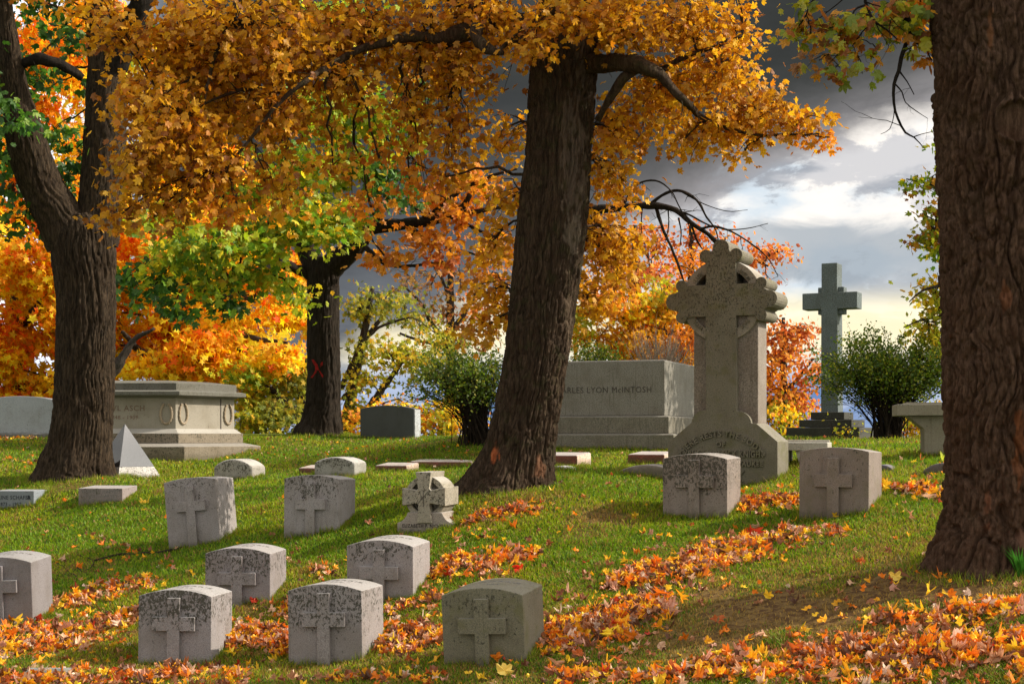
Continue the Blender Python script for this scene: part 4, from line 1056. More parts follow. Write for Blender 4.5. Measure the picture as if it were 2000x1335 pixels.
# left maple
build_tree('maple_tree', 'large dark forked maple with a thick trunk and deep green leaves at the left', 'tree', P(150,935,22.5), B_A,
  [dict(pts=[(150,980,80,22.50),(150,955,80,22.50),(150,935,72,22.50),(152,905,66,22.50),(158,860,58,22.50),(164,780,56.5,22.50),(167,680,56,22.50),(168,580,57,22.50),(164,510,62,22.50),(160,460,60,22.50),(152,425,40,22.50)], step=.022, nseg=260, amp=.036, cell=.055, ls=.42, flare=(.40,.34,5,2.6,.16)),
   dict(pts=[(140,470,52,22.50),(110,415,45,22.38),(82,365,41,22.26),(62,315,40,22.14),(45,250,37,22.03),(30,180,26,21.91),(20,110,21,21.79),(8,20,17,21.67),(-8,-90,14,21.55)], step=.03, nseg=120, amp=.020, cell=.06, ls=.3),
   dict(pts=[(180,470,50,22.62),(193,415,42,22.62),(200,350,41,22.62),(205,270,41,22.62),(207,200,38,22.62),(205,120,33,22.62),(196,40,28,22.62),(186,-80,24,22.62)], step=.03, nseg=120, amp=.020, cell=.06, ls=.3)],
  [(70,30,22.74,60,60,.9,117,'green'),(115,60,22.97,60,50,.8,91,'green'),(30,150,22.86,45,60,.6,204,'green'),(100,170,23.21,50,50,.7,83,'green'),(110,250,23.21,45,50,.6,83,'green'),(30,215,20.84,35,25,.4,99,'green'),
   (128,350,23.33,35,50,.6,58,'green'),(-2,330,22.97,24,90,.5,136,'green'),(45,440,22.50,30,35,.5,68,'green'),(70,400,22.74,25,25,.5,37,'green'),(150,290,22.74,30,30,.5,24,'green'),(-80,200,21.32,60,200,1.5,700,'green'),(60,-130,21.32,220,90,2.0,1500,'green'),(150,310,22.97,25,60,.4,74,'green'),(-300,430,24,90,90,1.2,800,'green'),(-430,280,24.5,120,120,1.5,1000,'green'),(-590,150,25,150,130,1.5,1200,'green')],
  .145, 'maple', seed=31, lmat=B_L, limbs=[[(38,128,9,21.91),(70,119,10,21.79),(105,124,10,21.79),(135,136,9,21.91),(165,156,7,22.03)], [(205,175,24,22.62),(232,110,22,22.50),(262,50,22,22.38),(290,-40,20,22.26)]], twig_r=.006)

# middle maple behind
tb = build_tree('maple_tree', 'straight dark maple with a red painted mark on its trunk, standing on the ridge', 'tree', P(625,849,31), B_B,
  [dict(pts=[(622,866,52,31),(622,849,45,31),(627,828,39,31),(631,790,34.5,31),(633,730,32.5,31),(632,660,31.5,31),(632,590,31,31),(632,535,31,31),(636,505,26,31)], step=.035, nseg=150, amp=.030, cell=.075, ls=.45, flare=(.42,.3,5,1.0,.0)),
   dict(pts=[(642,525,25,31),(664,505,23,30.9),(690,484,20,30.8),(708,462,17,30.7),(716,446,16,30.6),(742,441,14,30.4),(790,437,11,30.2),(835,432,10,30),(880,420,8,29.8),(905,402,6,29.7),(918,380,5,29.6)], step=.05, nseg=48, amp=.016, cell=.07, ls=.4),
   dict(pts=[(620,530,22,31),(600,490,20,31),(585,440,18,30.8),(570,380,16,30.6),(560,300,14,30.4),(556,200,12,30.2),(560,80,10,30)], step=.05, nseg=48, amp=.016, cell=.07, ls=.4)],
  [(330,500,27,70,45,1.0,322,'lime'),(300,560,27,50,35,.9,161,'green'),(420,460,27,80,50,1.0,403,'lime'),(400,545,28,70,45,1.0,260,'lime'),(510,450,28,75,60,1.0,434,'lime'),(530,540,28.5,60,50,1,310,'lime'),
   (590,420,28,60,50,1,322,'lime'),(650,450,28,55,40,1,297,'lime'),(690,410,28.5,40,30,.8,136,'lime'),(640,250,28.5,50,60,1,285,'lime'),(560,330,28,70,50,1,322,'lime'),(770,270,29,55,45,1,223,'lime'),(780,330,29,50,40,1,161,'green'),
   (590,580,28,25,25,.6,74,'lime'),(340,600,27,40,20,.6,68,'green'),(470,600,28,40,25,.6,80,'green'),(700,190,28.5,60,40,1,186,'lime'),(450,380,28,90,40,1,322,'lime'),(250,540,27,40,30,.7,93,'green'),
   (600,200,28.5,50,50,1,260,'lime'),(740,230,29,50,50,1,240,'lime'),(810,180,29,40,30,1,120,'green'),(700,330,29,60,50,1,340,'lime'),(620,330,28.5,60,50,1,300,'lime'),(760,390,29,50,30,1,160,'green'),(300,430,27,50,40,1,160,'lime'),(820,470,29.5,70,26,1,150,'amber'),(900,440,29.6,60,36,1,170,'amber'),(760,500,30,60,30,1,110,'amber'),(960,500,30,40,50,1,120,'amber'),(880,530,30,60,30,1,80,'rust'),(930,350,29.6,60,50,1,220,'amber'),(840,380,29.6,60,30,1,180,'amber'),
   (600,-150,29,400,140,3.0,2600,'lime')],
  .17, 'maple', seed=41, limbs=[[(603,535,12,31),(570,522,10,30.8),(540,512,9,30.5),(505,528,9,30.2),(470,545,8,29.8),(440,553,6,29.4)], [(545,510,7,30.5),(530,480,6,30.2),(520,450,4,30)],
     [(880,420,6,29.8),(920,412,5,29.6),(965,408,4,29.4),(1010,402,3,29.2),(1050,396,2,29)], [(745,442,9,30.4),(738,410,7,30.3),(738,370,5,30.2),(730,320,4,30)], [(790,437,8,30.2),(812,452,7,30),(850,462,5,29.8),(890,485,3,29.6),(940,500,2,29.4)],
     [(835,430,7,30),(870,395,5,29.8),(905,370,4,29.6),(960,345,3,29.4),(1010,330,2,29.2)], [(700,470,6,30.6),(745,510,4,30.2),(800,520,3,29.9),(870,512,2,29.5)], [(880,420,4,29.8),(930,448,3,29.6),(985,470,2,29.4)]], twig_r=.007)
# the painted mark: two brush strokes following the bark
bm = bmesh.new()
for (a, b) in (((614,703),(636,738)),((637,706),(612,738)),((624,712),(619,730))):
    p0 = P(*a, 31); p1 = P(*b, 31); n_ = 9; w = .028
    for k in range(n_):
        qv = []
        for s in (k/n_, (k+1)/n_):
            p = p0*(1-s)+p1*s
            for sg in (-1, 1):
                x = p[0]+sg*w*(.8+.4*math.sin(s*7)); xr = (x-P(632,0,31)[0])/.335; qv.append((x, 31-.335*math.sqrt(max(0,1-xr*xr))-.006, p[2]))
        vs = [bm.verts.new(Vector(c)-Vector(tb.location)) for c in (qv[0], qv[1], qv[3], qv[2])]; bm.faces.new(vs)
r3 = bmesh.ops.solidify(bm, geom=bm.faces[:], thickness=.012)
pm = bpy.data.meshes.new('painted_mark'); bm.to_mesh(pm); bm.free()
link('painted_mark', pm, plain_mat('red_paint', (.45,.02,.015), .7, .01, .2), tb)

# leaning central maple
build_tree('maple_tree', 'leaning central maple with a flared foot, shaggy bark and a golden orange crown', 'tree', P(1000,965,16.8), B_C,
  [dict(pts=[(1000,1008,92,16.8),(1000,985,92,16.8),(1001,962,84,16.8),(1004,935,77,16.8),(1010,905,70,16.8),(1018,865,65,16.8),(1030,800,63,16.8),(1047,700,61,16.8),(1060,600,63,16.8),(1072,500,66,16.8),(1083,400,66,16.8),(1092,300,62,16.8),(1098,200,63,16.8),(1103,110,65,16.8),(1110,40,60,16.8),(1120,-80,52,16.8),(1125,-200,44,16.8)],
        step=.0125, nseg=340, amp=.034, cell=.046, ls=.22, flare=(.75,.24,5,3.9,.12),
        paint=[(966,885,8,20,(.62,.17,.06),.9),(1118,330,22,130,(.20,.15,.115),.6),(1116,455,16,40,(.25,.20,.15),.75),(1135,120,20,70,(.18,.14,.11),.55),(1050,912,10,16,(.42,.20,.11),.6),(1108,610,8,60,(.22,.16,.11),.6)])],
  [(268,350,15,48,90,.8,596,'deep'),(345,240,15,85,95,1.0,1252,'deep'),(345,90,15.4,95,100,1.1,1444,'deep'),(430,170,16,110,110,1.1,1444,'deep'),(410,330,15.2,70,80,.8,731,'deep'),(560,90,16,120,110,1.1,1541,'deep'),(560,250,15.8,90,90,1.0,774,'deep'),
   (700,70,16.4,110,100,1.1,1348,'deep'),(680,190,16.2,90,60,1.0,377,'deep'),(560,390,16.8,40,36,.8,153,'deep'),(830,80,16.8,100,90,1.1,1107,'deep'),(810,230,16.6,75,70,.9,377,'deep'),(800,350,17,70,40,.8,250,'amber'),(880,280,17,60,50,.7,404,'deep'),
   (900,160,16.8,70,60,.8,539,'deep'),(950,30,16.2,100,60,.9,770,'deep'),(730,420,17.2,60,40,.8,153,'amber'),(480,60,14.8,160,90,.9,1155,'deep'),(225,60,15,42,60,.9,288,'deep'),(255,190,15,38,60,.8,365,'deep'),(90,5,15,60,16,.6,86,'deep'),
   (985,250,17.3,28,70,.5,192,'gold'),(975,400,17.4,30,60,.5,230,'gold'),(955,480,17.5,35,45,.5,230,'gold'),(950,570,17.5,40,45,.5,250,'gold'),(940,640,17.5,30,32,.4,172,'gold'),(975,610,17.5,25,50,.4,134,'gold'),
   (1210,50,16.2,90,80,.9,866,'deep'),(1330,60,16.6,90,90,1.0,915,'deep'),(1420,150,16.8,85,80,.9,770,'gold'),(1300,190,17,100,80,1.0,866,'gold'),(1480,220,16.6,80,60,.8,626,'deep'),(1400,260,16.8,80,40,.8,413,'gold'),(1560,235,16.4,50,28,.5,230,'deep'),(1600,262,16.3,32,14,.3,52,'amber'),
   (1220,260,17.2,60,70,.8,500,'gold'),(1200,350,17.4,45,50,.6,346,'gold'),(1180,450,17.5,45,60,.6,404,'gold'),(1205,510,17.5,50,60,.6,423,'gold'),(1160,590,17.5,34,50,.5,250,'gold'),(1225,470,17.4,40,30,.4,163,'gold'),
   (1110,25,15.6,80,38,.6,500,'gold'),(1050,80,15.6,50,50,.6,307,'deep'),(1450,60,16.8,40,50,.6,192,'gold'),
   (230,425,15,26,30,.4,94,'deep'),(300,425,15,26,34,.4,103,'deep'),(350,395,15,30,40,.4,129,'deep'),(430,415,15.2,26,36,.4,94,'amber'),(470,420,15.2,24,30,.4,68,'deep'),(520,365,15.6,30,40,.4,111,'deep'),(650,330,16,28,40,.4,86,'deep'),(740,310,16.2,24,40,.4,77,'amber'),(870,345,16.8,24,30,.4,60,'deep'),(1450,300,16.6,24,20,.4,51,'gold'),(1330,285,16.8,28,26,.4,77,'gold'),(500,-140,16,330,110,2.2,3600,'deep'),(1000,-170,16.5,330,110,2.4,3600,'deep'),(1400,-160,16.5,220,110,2.0,2200,'deep'),(800,-420,17,700,160,3.0,5200,'deep')],
  .088, 'maple', seed=51, twig_r=.0075, spray=.15, per=22,
  limbs=[[(1070,95,24,16.8),(1015,52,22,16.7),(960,40,21,16.5),(905,66,19,16.1),(860,78,13,16.2),(800,70,10,16.1),(745,84,8.5,15.9),(700,97,7.5,15.8),(650,122,6.5,15.6),(600,155,5,15.2),(540,205,4,15.1),(480,280,3,15.1),(430,340,2,15.1)],
         [(930,55,13,15.8),(935,85,12,15.6),(948,100,10,15.5),(978,104,6,15.4)], [(960,38,14,16.5),(920,18,13,16.4),(880,0,10,16.3),(820,-20,8,16.1)],
         [(1150,125,19,16.6),(1190,121,18,16.3),(1232,121,17,16.1),(1270,132,15,15.9),(1300,150,10,15.9),(1335,195,8,15.9),(1365,222,6,16.5),(1410,245,4,16.5),(1480,262,3,16.4),(1560,262,2,16.3),(1620,268,1.5,16.2)],
         [(1255,126,12,16.2),(1220,155,10,16.1),(1195,190,8,16.2),(1168,235,6,16.4)], [(1285,140,6,16.5),(1340,110,5,16.5),(1400,90,4,16.5),(1450,70,3,16.5)],
         [(560,180,4,15.6),(500,170,3.5,15.4),(430,190,3,15.2),(350,230,2.5,15)], [(650,122,5,15.9),(560,60,5,15.8),(470,90,4,15.5),(380,150,3,15.2),(300,200,2.5,15)],
         [(475,-30,8,15.1),(455,35,6,15.0),(432,80,5,14.9),(415,130,4,14.9),(400,200,2,14.9)]])

# big right-hand tree
build_tree('oak_tree', 'massive rugged tree trunk with a round branch scar at the right edge', 'tree', P(1970,1125,11.5), B_D,
  [dict(pts=[(1965,1215,150,11.5),(1964,1150,148,11.5),(1964,1122,143,11.5),(1966,1085,137,11.5),(1970,1040,127,11.5),(1973,980,122,11.5),(1973,880,120,11.5),(1970,760,121,11.5),(1968,640,121,11.5),(1967,500,122,11.5),(1964,380,124,11.5),(1960,262,126,11.5),(1958,140,128,11.5),(1957,20,130,11.5),(1956,-140,126,11.5)],
        step=.0095, nseg=400, amp=.056, cell=.074, ls=.20, flare=(.34,.20,6,2.0,.22), knot=(1945,262,38),
        paint=[(1952,860,10,40,(.30,.10,.035),.8),(1900,70,6,40,(.30,.12,.05),.6),(1955,910,14,30,(.28,.10,.04),.7),(1895,990,8,26,(.32,.13,.07),.7),(1960,1045,22,14,(.30,.15,.10),.6),(1925,590,8,22,(.30,.11,.05),.6)])],
  [(1800,20,12,60,40,.5,190,'amber'),(1770,40,11.6,40,30,.4,60,'mixed'),(1570,40,11.5,30,22,.3,42,'mixed'),(1620,55,11.5,40,22,.3,46,'mixed'),(1585,70,11.5,30,14,.3,26,'mixed'),(1690,30,11.5,30,30,.3,52,'mixed'),(1660,60,11.4,30,18,.3,34,'mixed'),
   (1640,85,11.4,30,16,.3,30,'mixed'),(1600,118,11.3,34,14,.3,26,'brown'),(1640,132,11.3,30,12,.3,24,'mixed'),(1715,98,11.4,16,10,.2,16,'mixed'),(1685,132,11.4,14,12,.2,14,'mixed'),(1745,15,11.5,40,22,.4,60,'mixed'),(1800,70,11.6,26,18,.3,36,'mixed'),
   (1820,118,11.6,12,16,.2,14,'amber'),(1780,95,11.5,10,8,.2,8,'mixed'),(1570,15,11.5,30,10,.3,22,'mixed'),
   (2250,-350,12,420,120,2.0,3000,'deep'),(1850,-480,13,420,160,2.4,3200,'deep')],
  .095, 'maple', seed=61, lmat=B_L, twig_r=.0035, spray=.07, per=9,
  limbs=[[(1880,-160,20,11.6),(1830,-90,13,11.6),(1790,-30,9,11.6),(1755,5,7,11.6),(1765,28,7.5,11.6),(1778,48,8,11.6),(1783,62,8,11.6),(1772,85,4.5,11.6),(1761,115,4,11.5),(1757,140,3.6,11.5),(1748,165,3.2,11.5),(1747,200,2.8,11.5),(1754,230,2.3,11.5),(1768,258,1.8,11.5),(1785,268,1.4,11.5),(1805,290,1,11.5)],
         [(1757,140,2,11.5),(1772,160,1.3,11.5),(1785,185,.9,11.5)], [(1749,165,1.8,11.5),(1762,180,1.3,11.5),(1768,200,1,11.5),(1790,218,.8,11.5),(1812,232,.6,11.5)], [(1783,268,1.2,11.5),(1800,262,.9,11.5),(1826,256,.7,11.5)], [(1747,203,1.2,11.5),(1746,225,1,11.5),(1738,252,.7,11.5),(1720,262,.5,11.5)],
         [(1790,-60,6,11.6),(1740,-30,4.5,11.5),(1690,-10,4,11.5),(1695,20,3.2,11.5),(1706,42,2.6,11.4),(1730,58,1.8,11.4),(1752,78,1.2,11.4)], [(1700,-8,4,11.5),(1640,-20,3,11.5),(1590,0,2.2,11.5),(1575,30,1.6,11.5),(1560,52,1,11.5)],
         [(1690,10,2,11.5),(1668,22,1.6,11.4),(1655,60,1.3,11.4),(1640,100,1.1,11.4),(1618,125,.8,11.3)], [(1706,42,1.5,11.4),(1685,62,1.2,11.4),(1665,90,.9,11.4)]])

# long bare drooping branch in front of the clouds: a birch behind the central trunk
build_tree('birch_tree', 'birch with thin bare drooping branches reaching over the tall Celtic monument', 'tree', P(1030,880,21), B_B,
  [dict(pts=[(1030,890,18,21),(1040,800,17,21),(1050,700,17,21),(1066,560,16,21),(1080,450,14,21),(1095,300,10,21),(1105,150,8,21)], step=.06, nseg=24, amp=.01)],
  [], .08, 'far', seed=71, limbs=[
   [(1082,460,12,21),(1140,415,9,20.9),(1215,402,7.5,20.8),(1270,402,7,20.7),(1310,410,6,20.6),(1350,440,5,20.5),(1385,462,4,20.4),(1430,500,2.5,20.3),(1450,520,1.5,20.2)],
   [(1268,401,4,20.7),(1300,378,3.3,20.6),(1330,374,3,20.5),(1360,392,2.6,20.4),(1380,425,2,20.3),(1398,450,1.4,20.2),(1405,480,.8,20.1)],
   [(1282,406,4,20.7),(1294,445,3.4,20.6),(1310,480,3,20.5),(1325,520,2.4,20.4),(1338,556,1.6,20.3),(1350,590,1,20.2)],
   [(1365,448,3,20.4),(1395,442,2.4,20.3),(1430,452,2,20.2),(1470,478,1.6,20.1),(1500,505,1.2,20),(1520,540,.9,19.9)],
   [(1310,410,3,20.6),(1345,418,2.4,20.5),(1380,437,1.8,20.4),(1420,448,1.2,20.3),(1460,446,.9,20.2),(1500,436,.6,20.1)],
   [(1215,402,3,20.8),(1245,360,2.2,20.7),(1280,352,1.9,20.6),(1310,372,1.6,20.5),(1325,400,1.3,20.4),(1345,440,1,20.3),(1355,470,.7,20.3)],
   [(1350,440,2.5,20.5),(1362,470,1.8,20.4),(1372,486,1.2,20.4)], [(1385,462,2.5,20.4),(1400,480,1.5,20.4),(1412,500,1,20.4)],
   [(1305,409,1.6,20.6),(1306,440,1.2,20.6),(1300,470,.9,20.5)], [(1325,425,1.5,20.5),(1330,450,1.2,20.5),(1328,480,.9,20.5)], [(1255,402,1.4,20.7),(1253,430,1.1,20.7),(1254,455,.8,20.6)],
   [(1240,402,1.3,20.7),(1225,380,1,20.7),(1205,392,.8,20.7)], [(1330,374,1.5,20.5),(1370,396,1.1,20.4),(1420,412,.9,20.3),(1460,410,.6,20.2)]])

# ---- trees beyond the ridge
def zdrop(D): return float(hgt(0, D))
BG = 'autumn trees beyond the ridge'
def grid_clumps(x0, x1, y0, y1, D, r, n, pn, seed, jitter=.4, skip=0.0, dj=3.0):
    g = np.random.default_rng(seed); out = []
    pn = pn if isinstance(pn, (list, tuple)) else [pn]
    y = y0
    while y <= y1:
        x = x0+g.uniform(-.3,.3)*r
        while x <= x1:
            if g.uniform() > skip:
                out.append((x+g.normal()*r*jitter, y+g.normal()*r*jitter, D+g.uniform(-dj,dj), r*g.uniform(.8,1.3), r*g.uniform(.6,1.0), 1.0, n, pn[g.integers(len(pn))]))
            x += r*1.25
        y += r*1.05
    return out
def bgt(name, label, px, D, topy, cl, leafsize, kind='far', r=16, lean=0, limbs=(), group=BG, seed=1, per=40, spray=.3, bm_=B_F, **k):
    zb = float(hgt((px-1000)/F*D, D)); yb = HY-zb*F/D
    pts = [(px, yb+15, r*1.5, D), (px, yb-5, r*1.15, D), (px+lean*.3, yb-(yb-topy)*.35, r, D), (px+lean*.7, yb-(yb-topy)*.7, r*.7, D), (px+lean, topy, r*.35, D)]
    return build_tree(name, label, 'tree', P(px, yb, D), bm_, [dict(pts=pts, step=.12, nseg=28, amp=.03, cell=.12, ls=.6)], cl, leafsize, kind, group=group, seed=seed, per=per, spray=spray, limbs=limbs, twig_r=.012, nb=(.80,-.50,.50), mat=M_LEAF_BG, **k)
bgt('maple_tree','blazing orange and red maple glowing at the far left behind the forked trunk',30,42,150,
    grid_clumps(-160,150,430,800,40,58,620,['blaze','fire','fire','blaze'],5)+grid_clumps(-60,190,-20,400,42,60,420,['fire','fire','blaze'],6,skip=.1),.21,'star',seed=101,r=20,
    limbs=[[(30,640,12,41),(70,600,7,40),(95,540,4,39)],[(30,700,10,41),(-20,640,6,40),(-60,610,3,39)],[(30,760,9,41),(70,745,6,40),(110,740,3,39)]])
bgt('maple_tree','broad golden orange maple glowing above the wide monument with the cornice',330,44,300,
    grid_clumps(190,600,440,735,40,58,640,['blaze','blaze','blaze','fire'],7)+grid_clumps(200,620,280,430,44,60,330,['blaze','fire'],8,skip=.1)+[(385,728,38,60,24,.8,420,'blaze'),(60,790,39,70,22,.8,420,'blaze'),(540,700,37,60,30,1,500,'blaze'),(440,710,38,60,30,1,500,'blaze'),(300,725,38,60,25,1,500,'blaze')],.21,'star',seed=103,r=22,
    limbs=[[(330,640,12,41),(400,640,8,39),(470,655,6,38),(560,668,3,37)],[(330,560,10,41),(420,570,7,39),(500,585,4,38)],[(330,700,9,41),(280,690,6,39),(240,650,4,38)],[(330,690,9,41),(400,694,6,39),(480,684,4,38),(580,690,2,37)],[(180,760,14,33),(210,735,13,33),(232,708,11,33),(246,688,8,33),(262,664,5,33),(300,640,3,33)]])
bgt('maple_tree','orange maple high behind the green and golden crowns at upper left',420,50,-100,
    grid_clumps(180,760,40,280,50,80,420,['blaze','amber','lime'],9,skip=.25),.24,'star',seed=105,r=22)
bgt('lime_tree','low spreading yellow green tree between the wide monument and the straight dark maple',600,39,700,
    grid_clumps(470,600,740,835,38,34,360,['yellow','yellow','lime','olive'],11,dj=1.5),.15,'star',seed=107,r=12,
    limbs=[[(600,840,9,38.5),(570,800,8,38),(545,770,6,37.5),(520,755,4,37)],[(590,820,6,38.5),(550,812,5,38),(510,830,3,37.5)],[(600,800,6,38.5),(575,760,5,38),(560,742,3,37.5)]])
bgt('lime_tree','thin yellow green tree with grey leaning limbs right of the straight dark maple',668,40,560,
    [(700,600,40,50,40,1.2,330,'olive'),(745,585,40,45,35,1.2,260,'olive'),(700,680,40,45,30,1.2,150,'olive'),(790,610,40,40,40,1.2,120,'olive'),(760,690,39,50,35,1.2,260,'yellow'),(710,740,39,40,40,1.2,260,'yellow'),(800,690,39,50,40,1.2,300,'yellow'),(840,720,39,50,40,1.2,260,'olive'),(850,650,40,40,40,1.2,150,'yellow'),(690,790,39,25,30,1,90,'yellow')],
    .15,'star',seed=109,r=11,lean=60,spray=.28,per=22,
    limbs=[[(668,860,9,39.5),(685,830,9,39),(715,800,8,39),(745,765,7,39),(768,730,5,39),(790,700,3,39)],[(672,830,7,39.5),(690,805,6,39),(720,800,6,39),(760,812,4,39)],[(665,760,6,40),(690,700,5,40),(720,650,4,40),(760,600,3,40)],[(700,680,4,40),(740,640,3,40),(800,620,2,40)],[(668,780,5,40),(690,760,4,40),(700,740,3,40)]])
bgt('oak_tree','sparse brown and amber oak behind the leafy shrub beside the leaning trunk',880,44,470,
    [(840,560,44,50,50,1.5,130,'brown'),(900,540,44,50,50,1.5,130,'brown'),(870,620,44,50,40,1.5,150,'brown'),(930,600,44,50,50,1.5,160,'rust'),(820,640,43,40,40,1.5,120,'olive'),(900,670,43,60,40,1.5,160,'yellow'),(860,700,43,60,30,1.5,160,'olive'),(800,540,45,40,40,1.5,70,'brown'),(960,540,44,40,60,1.5,100,'rust'),(930,660,43,50,40,1.5,180,'brown')],
    .15,'star',seed=111,r=11,spray=.35,per=14,
    limbs=[[(880,700,6,44),(850,640,5,44),(820,590,3,44),(790,560,2,44)],[(880,650,6,44),(920,590,4,44),(950,540,3,44)],[(880,620,4,44),(870,560,3,44),(840,510,2,44)],[(880,680,5,43),(830,668,3,43),(780,650,2,43)]])
bgt('maple_tree','low orange maple seen under the leafy shrub left of the leaning trunk',860,37,790,
    grid_clumps(690,930,810,850,36.5,26,190,['blaze','yellow','amber'],13,dj=.8,skip=.25),.11,'star',seed=113,r=6)
bgt('maple_tree','golden orange maple behind the block monument and the Celtic cross',1240,42,440,
    grid_clumps(1130,1340,560,690,41,46,430,['blaze','gold','amber','yellow'],15,dj=1.5,skip=.05)+grid_clumps(1240,1400,600,840,42,44,330,['blaze','gold'],16,skip=.1)+[(1290,540,42,60,40,1,300,'rust')],.16,'star',seed=115,r=14,
    limbs=[[(1240,700,8,41),(1290,660,6,40.5),(1330,640,4,40)],[(1240,640,7,41),(1200,600,5,40.5),(1170,580,3,40)]])
bgt('maple_tree','red orange maple with fine leaves rising left of the Celtic cross head',1350,46,440,
    grid_clumps(1230,1400,470,600,46,44,240,['rust','rust','rust','amber'],17,dj=1.5,skip=.15)+grid_clumps(1400,1520,485,520,46,30,130,'rust',18,dj=1,skip=.1)+[(1500,560,46,20,30,1,40,'rust'),(1180,520,46,50,40,1,120,'rust')],.14,'far',seed=117,r=11,spray=.32,per=26,
    limbs=[[(1350,600,7,46),(1310,560,5,46),(1270,530,3,46)],[(1350,560,5,46),(1400,520,4,46),(1450,500,3,46),(1500,520,2,46)]])
bgt('maple_tree','red orange maple between the Celtic monument and the tall plain cross',1530,40,620,
    grid_clumps(1485,1585,665,800,40,32,210,['rust','rust','amber'],19,dj=1.2,skip=.12)+grid_clumps(1485,1570,800,855,39,26,180,['blaze','yellow'],20,dj=1)+[(1560,640,40,30,22,1,70,'rust'),(1500,610,40,22,40,1,110,'rust'),(1595,700,40,22,30,1,80,'rust')],.13,'far',seed=119,r=9,spray=.25,per=22,
    limbs=[[(1530,780,5,40),(1500,740,4,40),(1480,700,2,40)],[(1530,770,5,40),(1565,730,3,40),(1590,700,2,40)]])
bgt('oak_tree','yellow green oak at the right, its foliage showing left of the massive trunk',1900,26,120,
    [(1820,360,26,40,18,.8,100,'mixed'),(1785,352,26,24,10,.5,40,'lime'),(1830,420,26,30,30,.8,120,'mixed'),(1820,460,26,34,30,.8,130,'mixed'),(1835,500,26,24,24,.8,70,'lime'),(1820,560,27,34,30,.8,170,'yellow'),(1835,600,27,30,30,.8,170,'yellow'),(1815,640,27,40,30,.9,220,'yellow'),(1835,680,27,30,30,.8,170,'yellow'),(1850,400,26,30,200,1.2,500,'lime'),(1960,300,26,90,300,2,900,'lime'),(2040,200,27,140,160,2,1300,'lime'),(2080,430,27,110,120,1.6,700,'yellow'),(1950,40,27,150,120,2,900,'mixed')],
    .12,'maple',seed=121,r=16,group=BG,spray=.16,per=14,
    limbs=[[(1890,560,8,26),(1850,555,4,26),(1800,570,2,26),(1775,590,1,26)],[(1890,480,8,26),(1850,460,4,26),(1815,440,2,26)],[(1890,640,8,26),(1850,620,4,27),(1800,625,2,27),(1765,640,1,27)],[(1890,400,8,26),(1850,372,4,26),(1800,356,2,26),(1770,350,1.2,26)]])
bgt('lime_tree','low yellow foliage glimpsed under the flared stone table',1830,36,800,
    grid_clumps(1760,1830,800,850,35,20,150,['yellow','blaze','amber'],23,dj=.5),.10,'star',seed=123,r=5)

# ---- shrubs
def shrub(label, px, py, D, cx, cy, rx, ry, n, nstem, seed, leaf=.042, stem_spread=None, pn='shrub', group='leafy shrubs among the monuments', bark=(.022,.016,.012), low=.25):
    rng = np.random.default_rng(seed); base = P(px, py, D); org = base
    root = empty('shrub', base); tag(root, label, 'shrub', group)
    c = P(cx, cy, D); R = np.array([rx/F*D, rx/F*D*.8, ry/F*D])
    u = rand_unit(nstem, rng)*(rng.uniform(0,1,(nstem,1))**.3); u[:,2] = np.where(u[:,2] < -low, -u[:,2]*.6, u[:,2]); u = u*rng.uniform(.78, 1.22, (nstem,1))
    end = c+u*R
    st = base+rng.normal(size=(nstem,3))*np.array([.12,.10,0]); st[:,2] -= .03
    q = np.linspace(0, 1, 12)[None,:,None]
    mid = st+(end-st)*np.array([.22,.22,.62])
    path = (1-q)**2*st[:,None]+2*q*(1-q)*mid[:,None]+q*q*end[:,None]
    path += np.cumsum(rng.normal(size=path.shape)*.010, axis=1)*np.minimum(q*3,1)
    rad = np.linspace(.013, .003, 12)[None]*rng.uniform(.5,1.3,(nstem,1))
    # side twigs
    k = nstem*5; e = rng.integers(0, nstem, k); f = rng.integers(4, 11, k)
    s0 = path[e,f]; d = path[e,11]-path[e,f-2]; d = d/(np.linalg.norm(d,axis=1,keepdims=True)+1e-6)+rand_unit(k, rng)*.8
    e1 = s0+d*rng.uniform(.12,.38,(k,1)); q2 = np.linspace(0,1,5)[None,:,None]
    tw = s0[:,None]*(1-q2)+e1[:,None]*q2+rng.normal(size=(k,5,3))*.010*q2
    bmn = bpy.data.materials.get('shrub_bark') or bark_mat('shrub_bark', bark, [b*2 for b in bark])
    v, qd = merge_quads([multi_tubes(path, rad, 5), multi_tubes(tw, np.linspace(.004,.0015,5)[None]*np.ones((k,1)), 4)])
    link('stems', quad_mesh('stems', v-org, qd, cols=np.zeros((len(v),4)), attr='tint', smooth=True), bmn, root)
    if n:
        ee = rng.integers(0, k, n); ff = rng.uniform(.2, 1.15, n)[:,None]
        pos = s0[ee]+(e1[ee]-s0[ee])*ff+rng.normal(size=(n,3))*.055
        rel = (pos-c)/R; hfrac = rel[:,2]
        pr = sstep(-.62, .15, hfrac+ (np.hypot(rel[:,0],rel[:,1])-.6)*.25+rng.normal(size=n)*.12)
        keep = rng.uniform(0,1,n) < pr*.97+.03; pos = pos[keep]; m_ = len(pos)
        tone = (.75+.5*fbm(pos[:,0]*5, pos[:,2]*5, seed))[:,None]
        cc = pal(pn, m_, rng, tone)
        v, tr, cc = leaves_geo(pos, rand_unit(m_, rng)+np.array([0,0,.2]), rand_unit(m_, rng)*.9+np.array([0,-.2,.6]), leaf*rng.uniform(.6,1.3,m_), cc, 'far', rng)
        link('crown', tri_mesh('foliage', v-org, tr, cols=cc), M_LEAF, root)
    return root
shrub('rounded green shrub with dark bare lower stems, left of the leaning central trunk', 935, 866, 25, 895, 755, 108, 76, 14000, 150, 201, leaf=.046)
shrub('wide green shrub with dense dark stems, in front of the tall plain cross', 1735, 860, 27, 1735, 740, 156, 98, 30000, 200, 203, leaf=.048)
